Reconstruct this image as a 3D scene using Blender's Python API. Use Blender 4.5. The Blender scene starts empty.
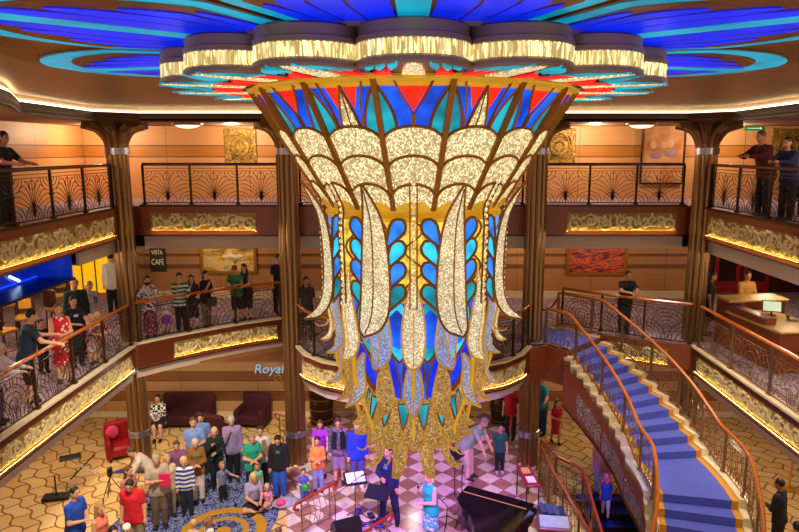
import bpy, math, random
import numpy as np
from math import sin, cos, pi, radians, sqrt, atan2, hypot, floor as ffloor
from mathutils import Vector, Matrix, noise as mnoise
random.seed(7)
S = bpy.context.scene
COL = S.collection
EYE = 8.4                       # camera height over the lobby floor
Z4, Z5 = 3.55, 6.95             # upper deck floors
FPX, PITCH, CX, CY = 650.0, radians(10.2), 413.5, 266.0

def onz(px, py, z):             # point of the place on the level z seen at a pixel of the photograph
    u = (px-CX)/FPX; v = (CY-py)/FPX
    d = (u, cos(PITCH)+v*sin(PITCH), -sin(PITCH)+v*cos(PITCH))
    t = (z-EYE)/d[2]
    return Vector((d[0]*t, d[1]*t, z))

# ------------------------------------------------------------------ objects
def link(o, parent=None):
    COL.objects.link(o)
    if parent is not None: o.parent = parent
    return o
def tag(o, label=None, cat=None, group=None, kind=None):
    if label: o['label'] = label
    if cat: o['category'] = cat
    if group: o['group'] = group
    if kind: o['kind'] = kind
    return o
def thing(name, label, cat, loc=(0, 0, 0), rz=0, group=None):
    o = bpy.data.objects.new(name, None); o.empty_display_size = .1
    o.location = loc; o.rotation_euler = (0, 0, rz)
    return tag(link(o), label, cat, group)

class MB:
    def __init__(s): s.v = []; s.f = []; s.m = []; s.mi = 0
    def add(s, vs, fs):
        b = len(s.v); s.v.extend([tuple(p) for p in vs])
        for f in fs: s.f.append(tuple(i+b for i in f)); s.m.append(s.mi)
        return s
    def box(s, c, d, rz=0, tilt=None):
        x, y, z = d[0]/2, d[1]/2, d[2]/2
        vs = [Vector((i*x, j*y, k*z)) for i in (-1, 1) for j in (-1, 1) for k in (-1, 1)]
        M = Matrix.Rotation(rz, 3, 'Z')
        if tilt is not None: M = M @ Matrix.Rotation(tilt, 3, 'X')
        vs = [M @ p + Vector(c) for p in vs]
        return s.add(vs, [(0, 1, 3, 2), (4, 6, 7, 5), (0, 4, 5, 1), (2, 3, 7, 6), (0, 2, 6, 4), (1, 5, 7, 3)])
    def bev(s, c, d, b=.02, rz=0):               # box with bevelled vertical and top edges
        x, y, z = d[0]/2, d[1]/2, d[2]/2
        rings = []
        def ring(h, k):
            a, e = x-k, y-k
            return [(-a, -y if k == 0 else -e, h)]
        def oct_(h, k):
            k = min(k, .6*x, .6*y); a, e = x-k, y-k; q = min(b, .6*a, .6*e)
            return [(-a+q, -e, h), (a-q, -e, h), (a, -e+q, h), (a, e-q, h), (a-q, e, h), (-a+q, e, h), (-a, e-q, h), (-a, -e+q, h)]
        for h, k in ((-z, b), (-z+b, 0), (z-b, 0), (z, b)): rings.append(oct_(h, k))
        M = Matrix.Rotation(rz, 3, 'Z')
        vs = [M @ Vector(p) + Vector(c) for r in rings for p in r]
        fs = [tuple(range(7, -1, -1)), tuple(range(24, 32))]
        for i in range(3):
            for j in range(8):
                k = (j+1) % 8; fs.append((i*8+j, i*8+k, i*8+8+k, i*8+8+j))
        return s.add(vs, fs)
    def tube(s, path, r, n=6, closed=False, r2=None, cap=True):
        P = [Vector(p) for p in path]; N = len(P)
        if N < 2: return s
        vs = []; prev = None
        for i in range(N):
            if closed: t = P[(i+1) % N]-P[i-1]
            else: t = P[min(i+1, N-1)]-P[max(i-1, 0)]
            if t.length < 1e-9: t = Vector((0, 0, 1))
            t.normalize()
            if prev is None:
                a = Vector((0, 0, 1)) if abs(t.z) < .9 else Vector((1, 0, 0))
                u = t.cross(a).normalized()
            else:
                u = prev - t*prev.dot(t)
                u = u.normalized() if u.length > 1e-6 else t.orthogonal().normalized()
            prev = u; w = t.cross(u)
            ri = r if not callable(r) else r(i/(N-1))
            if r2 is not None: ri = r+(r2-r)*i/(N-1)
            for k in range(n):
                a = 2*pi*k/n + pi/n
                vs.append(P[i]+(u*cos(a)+w*sin(a))*ri)
        fs = []
        for i in range(N if closed else N-1):
            j = (i+1) % N
            for k in range(n):
                l = (k+1) % n; fs.append((i*n+k, i*n+l, j*n+l, j*n+k))
        if not closed and cap:
            fs.append(tuple(range(n-1, -1, -1))); fs.append(tuple((N-1)*n+k for k in range(n)))
        return s.add(vs, fs)
    def lathe(s, prof, c=(0, 0, 0), n=24, cap=True, a0=0, a1=2*pi):
        full = abs(a1-a0-2*pi) < 1e-6
        K = n if full else n+1
        vs = []
        for r, z in prof:
            for k in range(K):
                a = a0+(a1-a0)*k/n; vs.append((c[0]+r*cos(a), c[1]+r*sin(a), c[2]+z))
        fs = []
        for i in range(len(prof)-1):
            for k in range(n):
                l = (k+1) % K; fs.append((i*K+k, i*K+l, (i+1)*K+l, (i+1)*K+k))
        if cap and full:
            if prof[0][0] > 1e-6: fs.append(tuple(range(K-1, -1, -1)))
            if prof[-1][0] > 1e-6: fs.append(tuple((len(prof)-1)*K+k for k in range(K)))
        return s.add(vs, fs)
    def ball(s, c, r, n=10, m=7, sc=(1, 1, 1)):
        vs = [(c[0], c[1], c[2]-r*sc[2])]
        for i in range(1, m):
            b = -pi/2+pi*i/m
            for k in range(n):
                a = 2*pi*k/n
                vs.append((c[0]+r*sc[0]*cos(b)*cos(a), c[1]+r*sc[1]*cos(b)*sin(a), c[2]+r*sc[2]*sin(b)))
        vs.append((c[0], c[1], c[2]+r*sc[2])); t = len(vs)-1
        fs = [(0, 1+(k+1) % n, 1+k) for k in range(n)]
        for i in range(m-2):
            for k in range(n):
                l = (k+1) % n; fs.append((1+i*n+k, 1+i*n+l, 1+(i+1)*n+l, 1+(i+1)*n+k))
        fs += [(t, 1+(m-2)*n+k, 1+(m-2)*n+(k+1) % n) for k in range(n)]
        return s.add(vs, fs)
    def prism(s, poly, z0, z1):
        n = len(poly)
        vs = [(p[0], p[1], z0) for p in poly]+[(p[0], p[1], z1) for p in poly]
        fs = [tuple(range(n-1, -1, -1)), tuple(range(n, 2*n))]
        fs += [(i, (i+1) % n, n+(i+1) % n, n+i) for i in range(n)]
        return s.add(vs, fs)
    def plate(s, pts, nrm, th):                  # polygon of 3D points with a thickness along nrm
        n = len(pts); d = Vector(nrm)*th
        vs = [Vector(p) for p in pts]+[Vector(p)+d for p in pts]
        fs = [tuple(range(n-1, -1, -1)), tuple(range(n, 2*n))]
        fs += [(i, (i+1) % n, n+(i+1) % n, n+i) for i in range(n)]
        return s.add(vs, fs)
    def strip(s, A, B, th=None):                 # band between two rows of points, th = list of offsets for the back side
        n = len(A); vs = list(A)+list(B)
        fs = [(i, i+1, n+i+1, n+i) for i in range(n-1)]
        if th is not None:
            d = Vector(th) if not isinstance(th, list) else None
            vs = vs+[Vector(p)+(d if d is not None else th[i % n]) for i, p in enumerate(vs)]
            m = 2*n
            fs += [(m+i, m+n+i, m+n+i+1, m+i+1) for i in range(n-1)]
            fs += [(i, m+i, m+i+1, i+1) for i in range(n-1)]
            fs += [(n+i, n+i+1, m+n+i+1, m+n+i) for i in range(n-1)]
            fs += [(0, n, m+n, m), (n-1, m+n-1, m+2*n-1, 2*n-1)]
        return s.add(vs, fs)
    def grid(s, rows):
        R = len(rows); C = len(rows[0]); vs = [p for r in rows for p in r]
        fs = [(i*C+j, i*C+j+1, (i+1)*C+j+1, (i+1)*C+j) for i in range(R-1) for j in range(C-1)]
        return s.add(vs, fs)
    def mesh(s, name, mats, smooth=True, ang=.6):
        me = bpy.data.meshes.new(name)
        me.from_pydata(s.v, [], s.f)
        if not isinstance(mats, (list, tuple)): mats = [mats]
        for m in mats: me.materials.append(m)
        if len(mats) > 1: me.polygons.foreach_set('material_index', s.m)
        me.update()
        if smooth:
            me.polygons.foreach_set('use_smooth', [True]*len(me.polygons))
            try: me.set_sharp_from_angle(angle=ang)
            except Exception: pass
        return me
    def build(s, name, mats, parent=None, smooth=True, ang=.6, loc=None):
        o = bpy.data.objects.new(name, s.mesh(name, mats, smooth, ang))
        if loc is not None: o.location = loc
        return link(o, parent)

def struct(o): o['kind'] = 'structure'; return o
def copy_tree(o, parent=None):
    c = o.copy(); COL.objects.link(c)
    if parent is not None: c.parent = parent
    for ch in list(o.children): copy_tree(ch, c)
    return c
def catmull(P, n):
    P = [np.array(p, float) for p in P]; out = []
    for i in range(len(P)-1):
        a = P[i-1] if i else 2*P[0]-P[1]; b, c = P[i], P[i+1]; d = P[i+2] if i+2 < len(P) else 2*P[-1]-P[-2]
        for k in range(n):
            t = k/n
            out.append(.5*((2*b)+(-a+c)*t+(2*a-5*b+4*c-d)*t*t+(-a+3*b-3*c+d)*t**3))
    out.append(P[-1]); return out
def arc(c, r, a0, a1, n=10):
    return [(c[0]+r*cos(a0+(a1-a0)*i/n), c[1]+r*sin(a0+(a1-a0)*i/n)) for i in range(n+1)]

# ------------------------------------------------------------------ materials
MATS = {}
def nt(name):
    m = bpy.data.materials.new(name); m.use_nodes = True
    t = m.node_tree; b = t.nodes['Principled BSDF']; MATS[name] = m
    return m, t, b
def N(t, typ, **kw):
    n = t.nodes.new(typ)
    for k, v in kw.items():
        if k in n.inputs: n.inputs[k].default_value = v
        else: setattr(n, k, v)
    return n
def rgb(h):
    if isinstance(h, str):
        c = [int(h[i:i+2], 16)/255 for i in (0, 2, 4)]
        c = [x/12.92 if x <= .04045 else ((x+.055)/1.055)**2.4 for x in c]
        return (*c, 1)
    return (*h, 1) if len(h) == 3 else h
def mixc(t, fac, a, b):
    n = t.nodes.new('ShaderNodeMix'); n.data_type = 'RGBA'
    for sock, v in ((n.inputs[0], fac), (n.inputs[6], a), (n.inputs[7], b)):
        if hasattr(v, 'links') or hasattr(v, 'is_output'): t.links.new(v, sock)
        else: sock.default_value = v
    return n.outputs[2]
def math_(t, op, a, b=None, clamp=False):
    n = t.nodes.new('ShaderNodeMath'); n.operation = op; n.use_clamp = clamp
    for i, v in enumerate((a, b)):
        if v is None: continue
        if hasattr(v, 'is_output'): t.links.new(v, n.inputs[i])
        else: n.inputs[i].default_value = v
    return n.outputs[0]
def coords(t, scale=(1, 1, 1), rot=(0, 0, 0), loc=(0, 0, 0)):
    c = t.nodes.new('ShaderNodeTexCoord'); mp = t.nodes.new('ShaderNodeMapping')
    mp.inputs['Scale'].default_value = scale; mp.inputs['Rotation'].default_value = rot; mp.inputs['Location'].default_value = loc
    t.links.new(c.outputs['Object'], mp.inputs['Vector']); return mp.outputs['Vector']
def noise(t, vec, scale=5, detail=3, rough=.5, dist=0):
    n = N(t, 'ShaderNodeTexNoise', Scale=scale, Detail=detail, Roughness=rough, Distortion=dist)
    t.links.new(vec, n.inputs['Vector']); return n.outputs['Fac']
def ramp(t, fac, stops, interp='LINEAR'):
    n = t.nodes.new('ShaderNodeValToRGB'); n.color_ramp.interpolation = interp
    e = n.color_ramp.elements
    while len(e) < len(stops): e.new(.5)
    for i, (p, c) in enumerate(stops): e[i].position = p; e[i].color = c if len(c) == 4 else (*c, 1)
    t.links.new(fac, n.inputs['Fac']); return n.outputs['Color']
def bump(t, b, h, strength=.3, dist=.01):
    n = N(t, 'ShaderNodeBump', Strength=strength, Distance=dist)
    t.links.new(h, n.inputs['Height']); t.links.new(n.outputs['Normal'], b.inputs['Normal'])
def dim(c, k): return (c[0]*k, c[1]*k, c[2]*k, 1)

def M(name, col, rough=.6, metal=0, var=.25, scale=6, stretch=(1, 1, 1), emit=0, ecol=None, bmp=0, spec=.4, detail=3):
    if name in MATS: return MATS[name]
    m, t, b = nt(name); c = rgb(col)
    v = coords(t, stretch); f = noise(t, v, scale, detail)
    out = mixc(t, f, dim(c, 1-var), dim(c, 1+var))
    t.links.new(out, b.inputs['Base Color'])
    b.inputs['Roughness'].default_value = rough; b.inputs['Metallic'].default_value = metal
    b.inputs['Specular IOR Level'].default_value = spec
    if emit:
        e = rgb(ecol) if ecol else c
        out2 = mixc(t, f, dim(e, 1-var), dim(e, 1+var))
        t.links.new(out2, b.inputs['Emission Color']); b.inputs['Emission Strength'].default_value = emit
    if bmp: bump(t, b, f, bmp, .01)
    return m
# ------------------------------------------------------------------ surfaces
WOOD = M('cherry_wood', '8a4424', .35, 0, .3, 3, (1, 1, 9), spec=.5)
WOODD = M('dark_wood', '3a1a10', .35, 0, .3, 3, (1, 1, 9), spec=.5)
RAILW = M('orange_handrail_wood', 'b8621e', .25, 0, .25, 8, (2, 2, 2), spec=.6)
RAILD = M('dark_handrail_wood', '4a1f12', .3, 0, .25, 8, spec=.5)
CREAM = M('cream_soffit', 'c2ab98', .7, 0, .08, 2)
BRONZE = M('dark_bronze', '3c2a1a', .4, .8, .3, 12)
IRON = M('bronze_ironwork', '4e3a22', .4, .8, .3, 20)
IRONP = M('polished_bronze_ironwork', '9a7a58', .32, .85, .25, 20)
COLM = M('brushed_bronze', '8e6a44', .3, .8, .25, 2, (6, 6, .3))
SILVER = M('silver_band', 'a8a4b0', .3, .9, .15, 20)
GOLD = M('gold_frame', 'a06a1c', .35, .55, .2, 10)
GOLDL = M('bright_gold', 'd8a030', .3, .5, .25, 10)
BLACK = M('black_plastic', '121214', .4, 0, .3, 10)
STONE = M('cream_stone', 'd8c4a0', .45, 0, .15, 5)
LEATHR = M('red_leather', '8e1018', .45, 0, .2, 6)
MAROON = M('maroon_velvet', '3c0c12', .8, 0, .3, 8)
def led(name, col, e): return M(name, col, .5, 0, .05, 4, emit=e)
LEDW = led('warm_cove_light', 'ffeab0', 6)
LEDY = led('yellow_strip_light', 'ffe074', 22)

def wall_mat(name, base, band, z0, zs, band2=None, rough=.5):
    """panelled wall: horizontal bands at heights zs (object z), fine seams"""
    m, t, b = nt(name)
    v = coords(t); f = noise(t, coords(t, (.6, .6, 6)), 2.5, 4)
    c = mixc(t, f, dim(rgb(base), .9), dim(rgb(base), 1.1)); cb = mixc(t, f, dim(rgb(band), .8), dim(rgb(band), 1.2))
    sp = t.nodes.new('ShaderNodeSeparateXYZ'); t.links.new(v, sp.inputs[0])
    z = sp.outputs[2]
    for a, e in zs:
        k = math_(t, 'MULTIPLY', math_(t, 'GREATER_THAN', z, a), math_(t, 'LESS_THAN', z, e))
        c = mixc(t, k, c, cb)
        for q in (a, e):
            k = math_(t, 'LESS_THAN', math_(t, 'ABSOLUTE', math_(t, 'SUBTRACT', z, q)), .012)
            c = mixc(t, k, c, (.05, .02, .008, 1))
    fx = math_(t, 'LESS_THAN', math_(t, 'FRACT', math_(t, 'MULTIPLY', math_(t, 'ADD', sp.outputs[0], sp.outputs[1]), .41)), .006)
    c = mixc(t, fx, c, (.12, .05, .02, 1))
    t.links.new(c, b.inputs['Base Color']); b.inputs['Roughness'].default_value = rough
    return m
W5 = wall_mat('peach_wall_panelling', 'cc925c', 'b0702a', 0, [(8.17, 8.5)])
W4 = wall_mat('amber_wall_panelling', 'ac7640', '744420', 0, [(4.55, 4.66), (4.95, 5.02), (5.3, 5.36)])
W3 = wall_mat('tan_wall_panelling', 'b88a58', '8a5426', 0, [(.55, .85), (1.2, 1.5), (1.9, 2.15)])

def carpet_yellow():
    m, t, b = nt('yellow_wave_carpet')
    v = coords(t, (1, 1, 1), (0, 0, radians(45)))
    n = N(t, 'ShaderNodeTexNoise', Scale=1.4, Detail=1); t.links.new(v, n.inputs['Vector'])
    w = t.nodes.new('ShaderNodeVectorMath'); w.operation = 'MULTIPLY_ADD'; t.links.new(n.outputs['Color'], w.inputs[0])
    w.inputs[1].default_value = (.22, .22, 0); t.links.new(v, w.inputs[2])
    # wavy brick lattice
    sp = t.nodes.new('ShaderNodeSeparateXYZ'); t.links.new(w.outputs[0], sp.inputs[0])
    x, y = sp.outputs[0], sp.outputs[1]
    y2 = math_(t, 'ADD', y, math_(t, 'MULTIPLY', math_(t, 'SINE', math_(t, 'MULTIPLY', x, 9.)), .06))
    cb = t.nodes.new('ShaderNodeCombineXYZ'); t.links.new(x, cb.inputs[0]); t.links.new(y2, cb.inputs[1])
    br = t.nodes.new('ShaderNodeTexBrick'); t.links.new(cb.outputs[0], br.inputs['Vector'])
    br.inputs['Scale'].default_value = 1; br.inputs['Brick Width'].default_value = .62; br.inputs['Row Height'].default_value = .36
    br.inputs['Mortar Size'].default_value = .028; br.inputs['Mortar Smooth'].default_value = .4
    br.inputs['Color1'].default_value = rgb('e8c888'); br.inputs['Color2'].default_value = rgb('d8b068'); br.inputs['Mortar'].default_value = rgb('7a5424')
    f = noise(t, v, 40, 2)
    c = mixc(t, math_(t, 'MULTIPLY', f, .35), br.outputs['Color'], rgb('a87838'))
    t.links.new(c, b.inputs['Base Color']); b.inputs['Roughness'].default_value = .9
    return m
def carpet_purple():
    m, t, b = nt('mauve_leaf_carpet')
    v = coords(t); f = noise(t, v, 5, 3, dist=2.5)
    c = ramp(t, f, [(.3, rgb('4a3550')), (.45, rgb('8a7288')), (.52, rgb('c9b4c0')), (.6, rgb('6a5068'))])
    t.links.new(c, b.inputs['Base Color']); b.inputs['Roughness'].default_value = .95
    return m
def carpet_blue(cx, cy):
    m, t, b = nt('blue_swirl_carpet')
    v = coords(t, (1, 1, 1), (0, 0, 0), (-cx, -cy, 0)); f = noise(t, v, 5.5, 4, .6, 2.2)
    c = ramp(t, f, [(.36, rgb('0c1440')), (.47, rgb('1c2c78')), (.53, rgb('a8b0d0')), (.58, rgb('223488')), (.7, rgb('0a1034'))])
    ln = t.nodes.new('ShaderNodeVectorMath'); ln.operation = 'LENGTH'; t.links.new(v, ln.inputs[0])
    r = math_(t, 'ADD', ln.outputs['Value'], math_(t, 'MULTIPLY', math_(t, 'SUBTRACT', f, .5), .06))
    for a, e in ((.0, .16), (.42, .56), (.72, .95)):
        k = math_(t, 'MULTIPLY', math_(t, 'GREATER_THAN', r, a), math_(t, 'LESS_THAN', r, e))
        c = mixc(t, k, c, rgb('c08a20'))
    t.links.new(c, b.inputs['Base Color']); b.inputs['Roughness'].default_value = .95
    return m
def marble():
    m, t, b = nt('checkered_marble')
    v = coords(t, (1, 1, 1), (0, 0, radians(45)), (.1, .1, 0))
    ck = N(t, 'ShaderNodeTexChecker', Scale=2.4); t.links.new(v, ck.inputs['Vector'])
    f = noise(t, v, 3.5, 5, .65, 1.2)
    a = mixc(t, f, rgb('b89a86'), rgb('efe4da')); d = mixc(t, f, rgb('74483c'), rgb('b88a7a'))
    c = mixc(t, ck.outputs['Fac'], a, d)
    br = t.nodes.new('ShaderNodeTexBrick'); t.links.new(v, br.inputs['Vector'])
    br.offset = 0; br.inputs['Scale'].default_value = 2.4; br.inputs['Brick Width'].default_value = 1; br.inputs['Row Height'].default_value = 1
    br.inputs['Mortar Size'].default_value = .012; br.inputs['Color1'].default_value = (0, 0, 0, 1); br.inputs['Color2'].default_value = (0, 0, 0, 1); br.inputs['Mortar'].default_value = (1, 1, 1, 1)
    c = mixc(t, br.outputs['Fac'], c, rgb('5a4034'))
    t.links.new(c, b.inputs['Base Color']); b.inputs['Roughness'].default_value = .22
    return m
YEL, PUR, MARB = carpet_yellow(), carpet_purple(), marble()
BCX, BCY = -4.25, 13.25
BLU = carpet_blue(BCX, BCY)
NAVY = M('navy_stair_carpet', '5058b4', .95, 0, .18, 14, bmp=.2)
GOLDC = M('gold_border_carpet', 'c98a20', .9, 0, .15, 20)
CEILC = M('copper_ceiling', 'a4764e', .4, .35, .18, 3, (1, 8, 1))
BRASSC = M('brown_soffit', '4a2612', .5, .1, .15, 3)
PLASTER = M('peach_soffit', '8c5c38', .6, 0, .08, 3)

# ------------------------------------------------------------------ the shell
R4 = [(2.9, 15.55), (2.6, 14.9), (2.1, 14.35), (1.4, 13.98), (.7, 13.8), (0, 13.75)]
bulge = [(-x, y) for x, y in R4]+R4[-2::-1]                       # from left to right
archl = [(-6.95, 15.75), (-6.4, 16.35), (-5.6, 17.05), (-4.7, 17.75), (-3.8, 18.3)]
edge4_left = [(-7.0, 6.0), (-7.0, 9.0), (-6.98, 12), (-6.95, 15.6)]
edge4_right = [(6.95, 15.6), (6.98, 12), (7.0, 9.0), (7.0, 6.0)]
rail4r = [(4.12, 17.5), (5.15, 16.72), (6.05, 16.1), (6.9, 15.65)]
# lobby floor with the opening of the lower stair
mb = MB()
for pl in ([(-14, 5), (4.0, 5), (4.0, 14.2), (3.55, 14.75), (3.55, 20), (-14, 20)], [(3.55, 15.1), (14, 15.1), (14, 20), (3.55, 20)], [(5.6, 5), (14, 5), (14, 15.1), (5.6, 15.1)], [(4.0, 5), (5.6, 5), (5.6, 10.0), (4.0, 10.0)]):
    mb.prism(pl, -.3, 0)
struct(mb.build('floor', YEL, smooth=False))
st = [(-2.3, 11), (-2.45, 13.2), (-2.75, 14.6), (-3.3, 15.7), (-3.5, 16.4), (-3.3, 17.2), (-3.2, 19.6), (3.2, 19.6), (3.3, 17.2), (3.4, 16.3), (3.05, 15.6), (3.1, 14.2), (3.3, 11)]
def offs(poly, d):
    cx, cy = 0, 14.5; return [(p[0]+(d if p[0] > 0 else -d), p[1]) for p in poly]
LOWSTEP = struct(MB().prism(offs(st, .0), .002, .16).build('floor_marble', MARB, smooth=False))
sm = MB().prism([(-2.3, 11), (-2.45, 13.2), (-2.75, 14.6), (-3.3, 15.7), (-3.62, 15.6), (-3.08, 14.45), (-2.8, 13.1), (-2.65, 11)], .002, .08)
struct(sm.build('floor_marble_step', MARB, smooth=False))
bl = [(-7.0, 12.5), (-6.55, 15.3), (-6.1, 16.6), (-5.6, 17.6), (-4.0, 17.6), (-3.7, 16.2), (-3.3, 15.0), (-3.15, 13.8), (-3.3, 12), (-7, 11)]
struct(MB().prism(bl, .001, .008).build('floor_carpet', BLU, smooth=False))
# star shaped inlay by the left column
iw, ib = M('inlay_gold', 'c8923c', .8), M('inlay_blue', '1c3c8c', .8)
c0 = Vector((-7.35, 16.1, 0))
mb = MB(); mb.prism([(-8.3, 15.75), (-6.6, 15.75), (-7.1, 17.1)], .001, .006); mb.mi = 1
mb.prism([(-8.02, 15.85), (-7.5, 15.85), (-7.1, 16.8)], .006, .009); mb.prism([(-7.3, 15.85), (-6.85, 15.85), (-7.05, 16.7)], .006, .009)
struct(mb.build('floor_inlay', [iw, ib], smooth=False))

def ribbon(path, z0, z1, th, name, m, parent=None, inset=0.0, side=1):
    """vertical board along a plan path; side gives the void side"""
    P = [Vector((p[0], p[1])) for p in path]; O = []
    for i, p in enumerate(P):
        t = (P[min(i+1, len(P)-1)]-P[max(i-1, 0)]).normalized(); n = Vector((t.y, -t.x))*side
        O.append((p+n*(-inset), p+n*(-inset-th)))
    mb = MB(); A, B = [o[0] for o in O], [o[1] for o in O]; n = len(A)
    vs = [(p.x, p.y, z) for z in (z0, z1) for p in A]+[(p.x, p.y, z) for z in (z0, z1) for p in B]
    fs = []
    for i in range(n-1):
        fs += [(i, i+1, n+i+1, n+i), (2*n+i, 3*n+i, 3*n+i+1, 2*n+i+1), (n+i, n+i+1, 3*n+i+1, 3*n+i), (i, 2*n+i, 2*n+i+1, i+1)]
    fs += [(0, n, 3*n, 2*n), (n-1, 3*n-1, 4*n-1, 2*n-1)]
    mb.add(vs, fs)
    return mb.build(name, m, parent, ang=.3)
def sample(path, s):
    P = [Vector(p) for p in path]; d = 0
    for a, b in zip(P[:-1], P[1:]):
        l = (b-a).length
        if s <= d+l or b is P[-1]: return a+(b-a)*((s-d)/l if l else 0), (b-a).normalized()
        d += l
def plen(path): return sum((Vector(b)-Vector(a)).length for a, b in zip(path[:-1], path[1:]))

def frieze_mat(nm, lo, hi):
    m, t, b = nt(nm)
    f = noise(t, coords(t), 22, 4)
    c = ramp(t, f, [(.3, rgb(lo)), (.7, rgb(hi))])
    t.links.new(c, b.inputs['Base Color']); b.inputs['Metallic'].default_value = .25; b.inputs['Roughness'].default_value = .4
    return m
FRZ = [frieze_mat('relief_gap_shade', '866a30', 'a88a48'), frieze_mat('relief_scroll_highlight', 'c4aa6c', 'ecdcae')]  # shade in the gaps and highlights on the scrolls painted as two golds
def relief(U, V, H, seed):
    rs = np.random.RandomState(seed); out = np.zeros_like(U)
    L = U.max(); n = max(2, int(L/(H*.8)))
    for i in range(n):
        cx = (i+.5)*L/n; up_ = 1 if i % 2 else -1; cy = H*(.5+.1*up_); R = H*.42; sg = up_
        dx, dy = U-cx, V-cy; r = np.hypot(dx, dy); th = np.arctan2(dy, dx)*sg
        w = .5+.5*np.cos(th-r*2*pi/(H*.27)+rs.uniform(0, 6)); out = np.maximum(out, (w**1.3)*np.clip((R-r)/(R*.2), 0, 1))
        sx = cx+L/n*.5; dy2 = V-(H*.5+H*.3*np.sin((U-cx)*pi/(L/n))*up_)       # stem running from scroll to scroll
        out = np.maximum(out, np.exp(-(dy2/(H*.05))**2)*(np.abs(U-sx) < L/n*.6))
        for k in range(7):
            a = rs.uniform(0, 2*pi); px, py = cx+R*cos(a)*1.1, cy+R*sin(a)*.95
            ca, sa = cos(a+.5), sin(a+.5); lx = (U-px)*ca+(V-py)*sa; ly = -(U-px)*sa+(V-py)*ca
            q = 1-(lx/(H*.17))**2-(ly/(H*.07))**2; out = np.maximum(out, .9*np.clip(q, 0, 1)**.5)
    e = np.minimum(np.minimum(U, L-U), np.minimum(V, H-V)); return out*np.clip(e/.03, 0, 1)
fz = [0]
def frieze(path, s0, s1, z0, z1, label, side=1, group='gilded relief friezes on the balcony fronts', deep=.035):
    """carved relief in a recess of the fascia, with its strip light along the lower edge"""
    fz[0] += 1; L = s1-s0; H = z1-z0
    nu, nv = max(24, int(L/.022)), max(8, int(H/.022))
    u = np.linspace(0, L, nu); v = np.linspace(0, H, nv); U, V = np.meshgrid(u, v)
    h = relief(U, V, H, fz[0])
    mid, tm = sample(path, (s0+s1)/2); root = thing('relief_frieze', label, 'frieze', (mid[0], mid[1], z0), 0, group)
    base = Vector((mid[0], mid[1], z0)); rows = []
    fr = [sample(path, s0+a) for a in u]
    for j in range(nv):
        row = []
        for i in range(nu):
            p, t = fr[i]; n = Vector((t[1], -t[0]))*side
            q = Vector((p[0], p[1], z0+v[j]))+Vector((n.x, n.y, 0))*(.012+deep*float(h[j, i]))-base
            row.append(q)
        rows.append(row)
    g = MB().grid(rows); g.m = [1 if h[j:j+2, i:i+2].mean() > .3 else 0 for j in range(nv-1) for i in range(nu-1)]
    g.build('carved_relief', FRZ, root, ang=1.2)
    a = []; A = [fr[i] for i in range(0, nu, 6)]+[fr[-1]]
    for p, t in A:
        n = Vector((t[1], -t[0]))*side; a.append(Vector((p[0]+n.x*.06, p[1]+n.y*.06, z0-.008))-base)
    MB().tube(a, .006, 5).build('strip_light', LEDY, root)
    b = []
    for p, t in A:
        n = Vector((t[1], -t[0]))*side; b.append(Vector((p[0]+n.x*.08, p[1]+n.y*.08, z0-.012))-base)
    MB().tube(b, .016, 4).build('ledge', WOOD, root)
    return root
def fascia(path, zt, zb, zw, side, name, bulk=None, nose=None):
    r = struct(ribbon(path, zb, zt, .12, name, WOOD, side=side))
    ribbon(path, zt-.0, zt+.05, .16, 'nosing', nose or STONE, r, inset=-.04, side=side)
    ribbon(path, zb-.035, zb, .15, 'moulding', WOODD, r, inset=-.02, side=side)
    struct(ribbon(bulk or path, zw, zb-.035, .06, 'trim_bulkhead', CREAM, inset=.12, side=side))

def deck(mb, name):
    o = struct(mb.build(name, [PUR, WOOD], smooth=False))
    for p in o.data.polygons: p.material_index = 0 if abs(p.normal.z) > .5 else 1
    return o
# upper deck (Z5)
E5L = [(-7.3, -1), (-7.3, 8), (-7.3, 16.1)]; E5F = [(-7.0, 16.65), (7.0, 16.65)]; E5R = [(7.2, 16.1), (7.2, 8), (7.2, -1)]
mb = MB()
mb.prism([(-14, -1), (-7.42, -1), (-7.42, 22), (-14, 22)], Z5-.75, Z5); mb.prism([(7.32, -1), (14, -1), (14, 22), (7.32, 22)], Z5-.75, Z5)
mb.prism([(-7.42, 16.77), (7.32, 16.77), (7.32, 22), (-7.42, 22)], Z5-.75, Z5)
deck(mb, 'floor_upper_deck')
fascia(E5L, Z5, Z5-.73, Z5-1.1, 1, 'trim_upper_left', [(-7.3, 14.2), (-7.3, 16.1)], WOODD); fascia(E5F, Z5, Z5-.73, Z5-1.1, 1, 'trim_upper_far', None, WOODD); fascia(E5R, Z5, Z5-.73, Z5-1.1, 1, 'trim_upper_right', [(7.2, 16.1), (7.2, 12.1)], WOODD)
frieze(E5L, 10.0, 16.75, Z5-.62, Z5-.16, 'long gilded relief frieze on the left upper balcony front, above the blue lit canopy')
frieze(E5F, .25, 2.95, Z5-.62, Z5-.16, 'gilded relief frieze on the far upper balcony front, above the cafe sign')
frieze(E5F, 10.95, 13.75, Z5-.62, Z5-.16, 'gilded relief frieze on the far upper balcony front, above the red painting')
frieze(E5R, .3, 7.0, Z5-.62, Z5-.16, 'long gilded relief frieze on the right upper balcony front, above the service desk')
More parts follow.
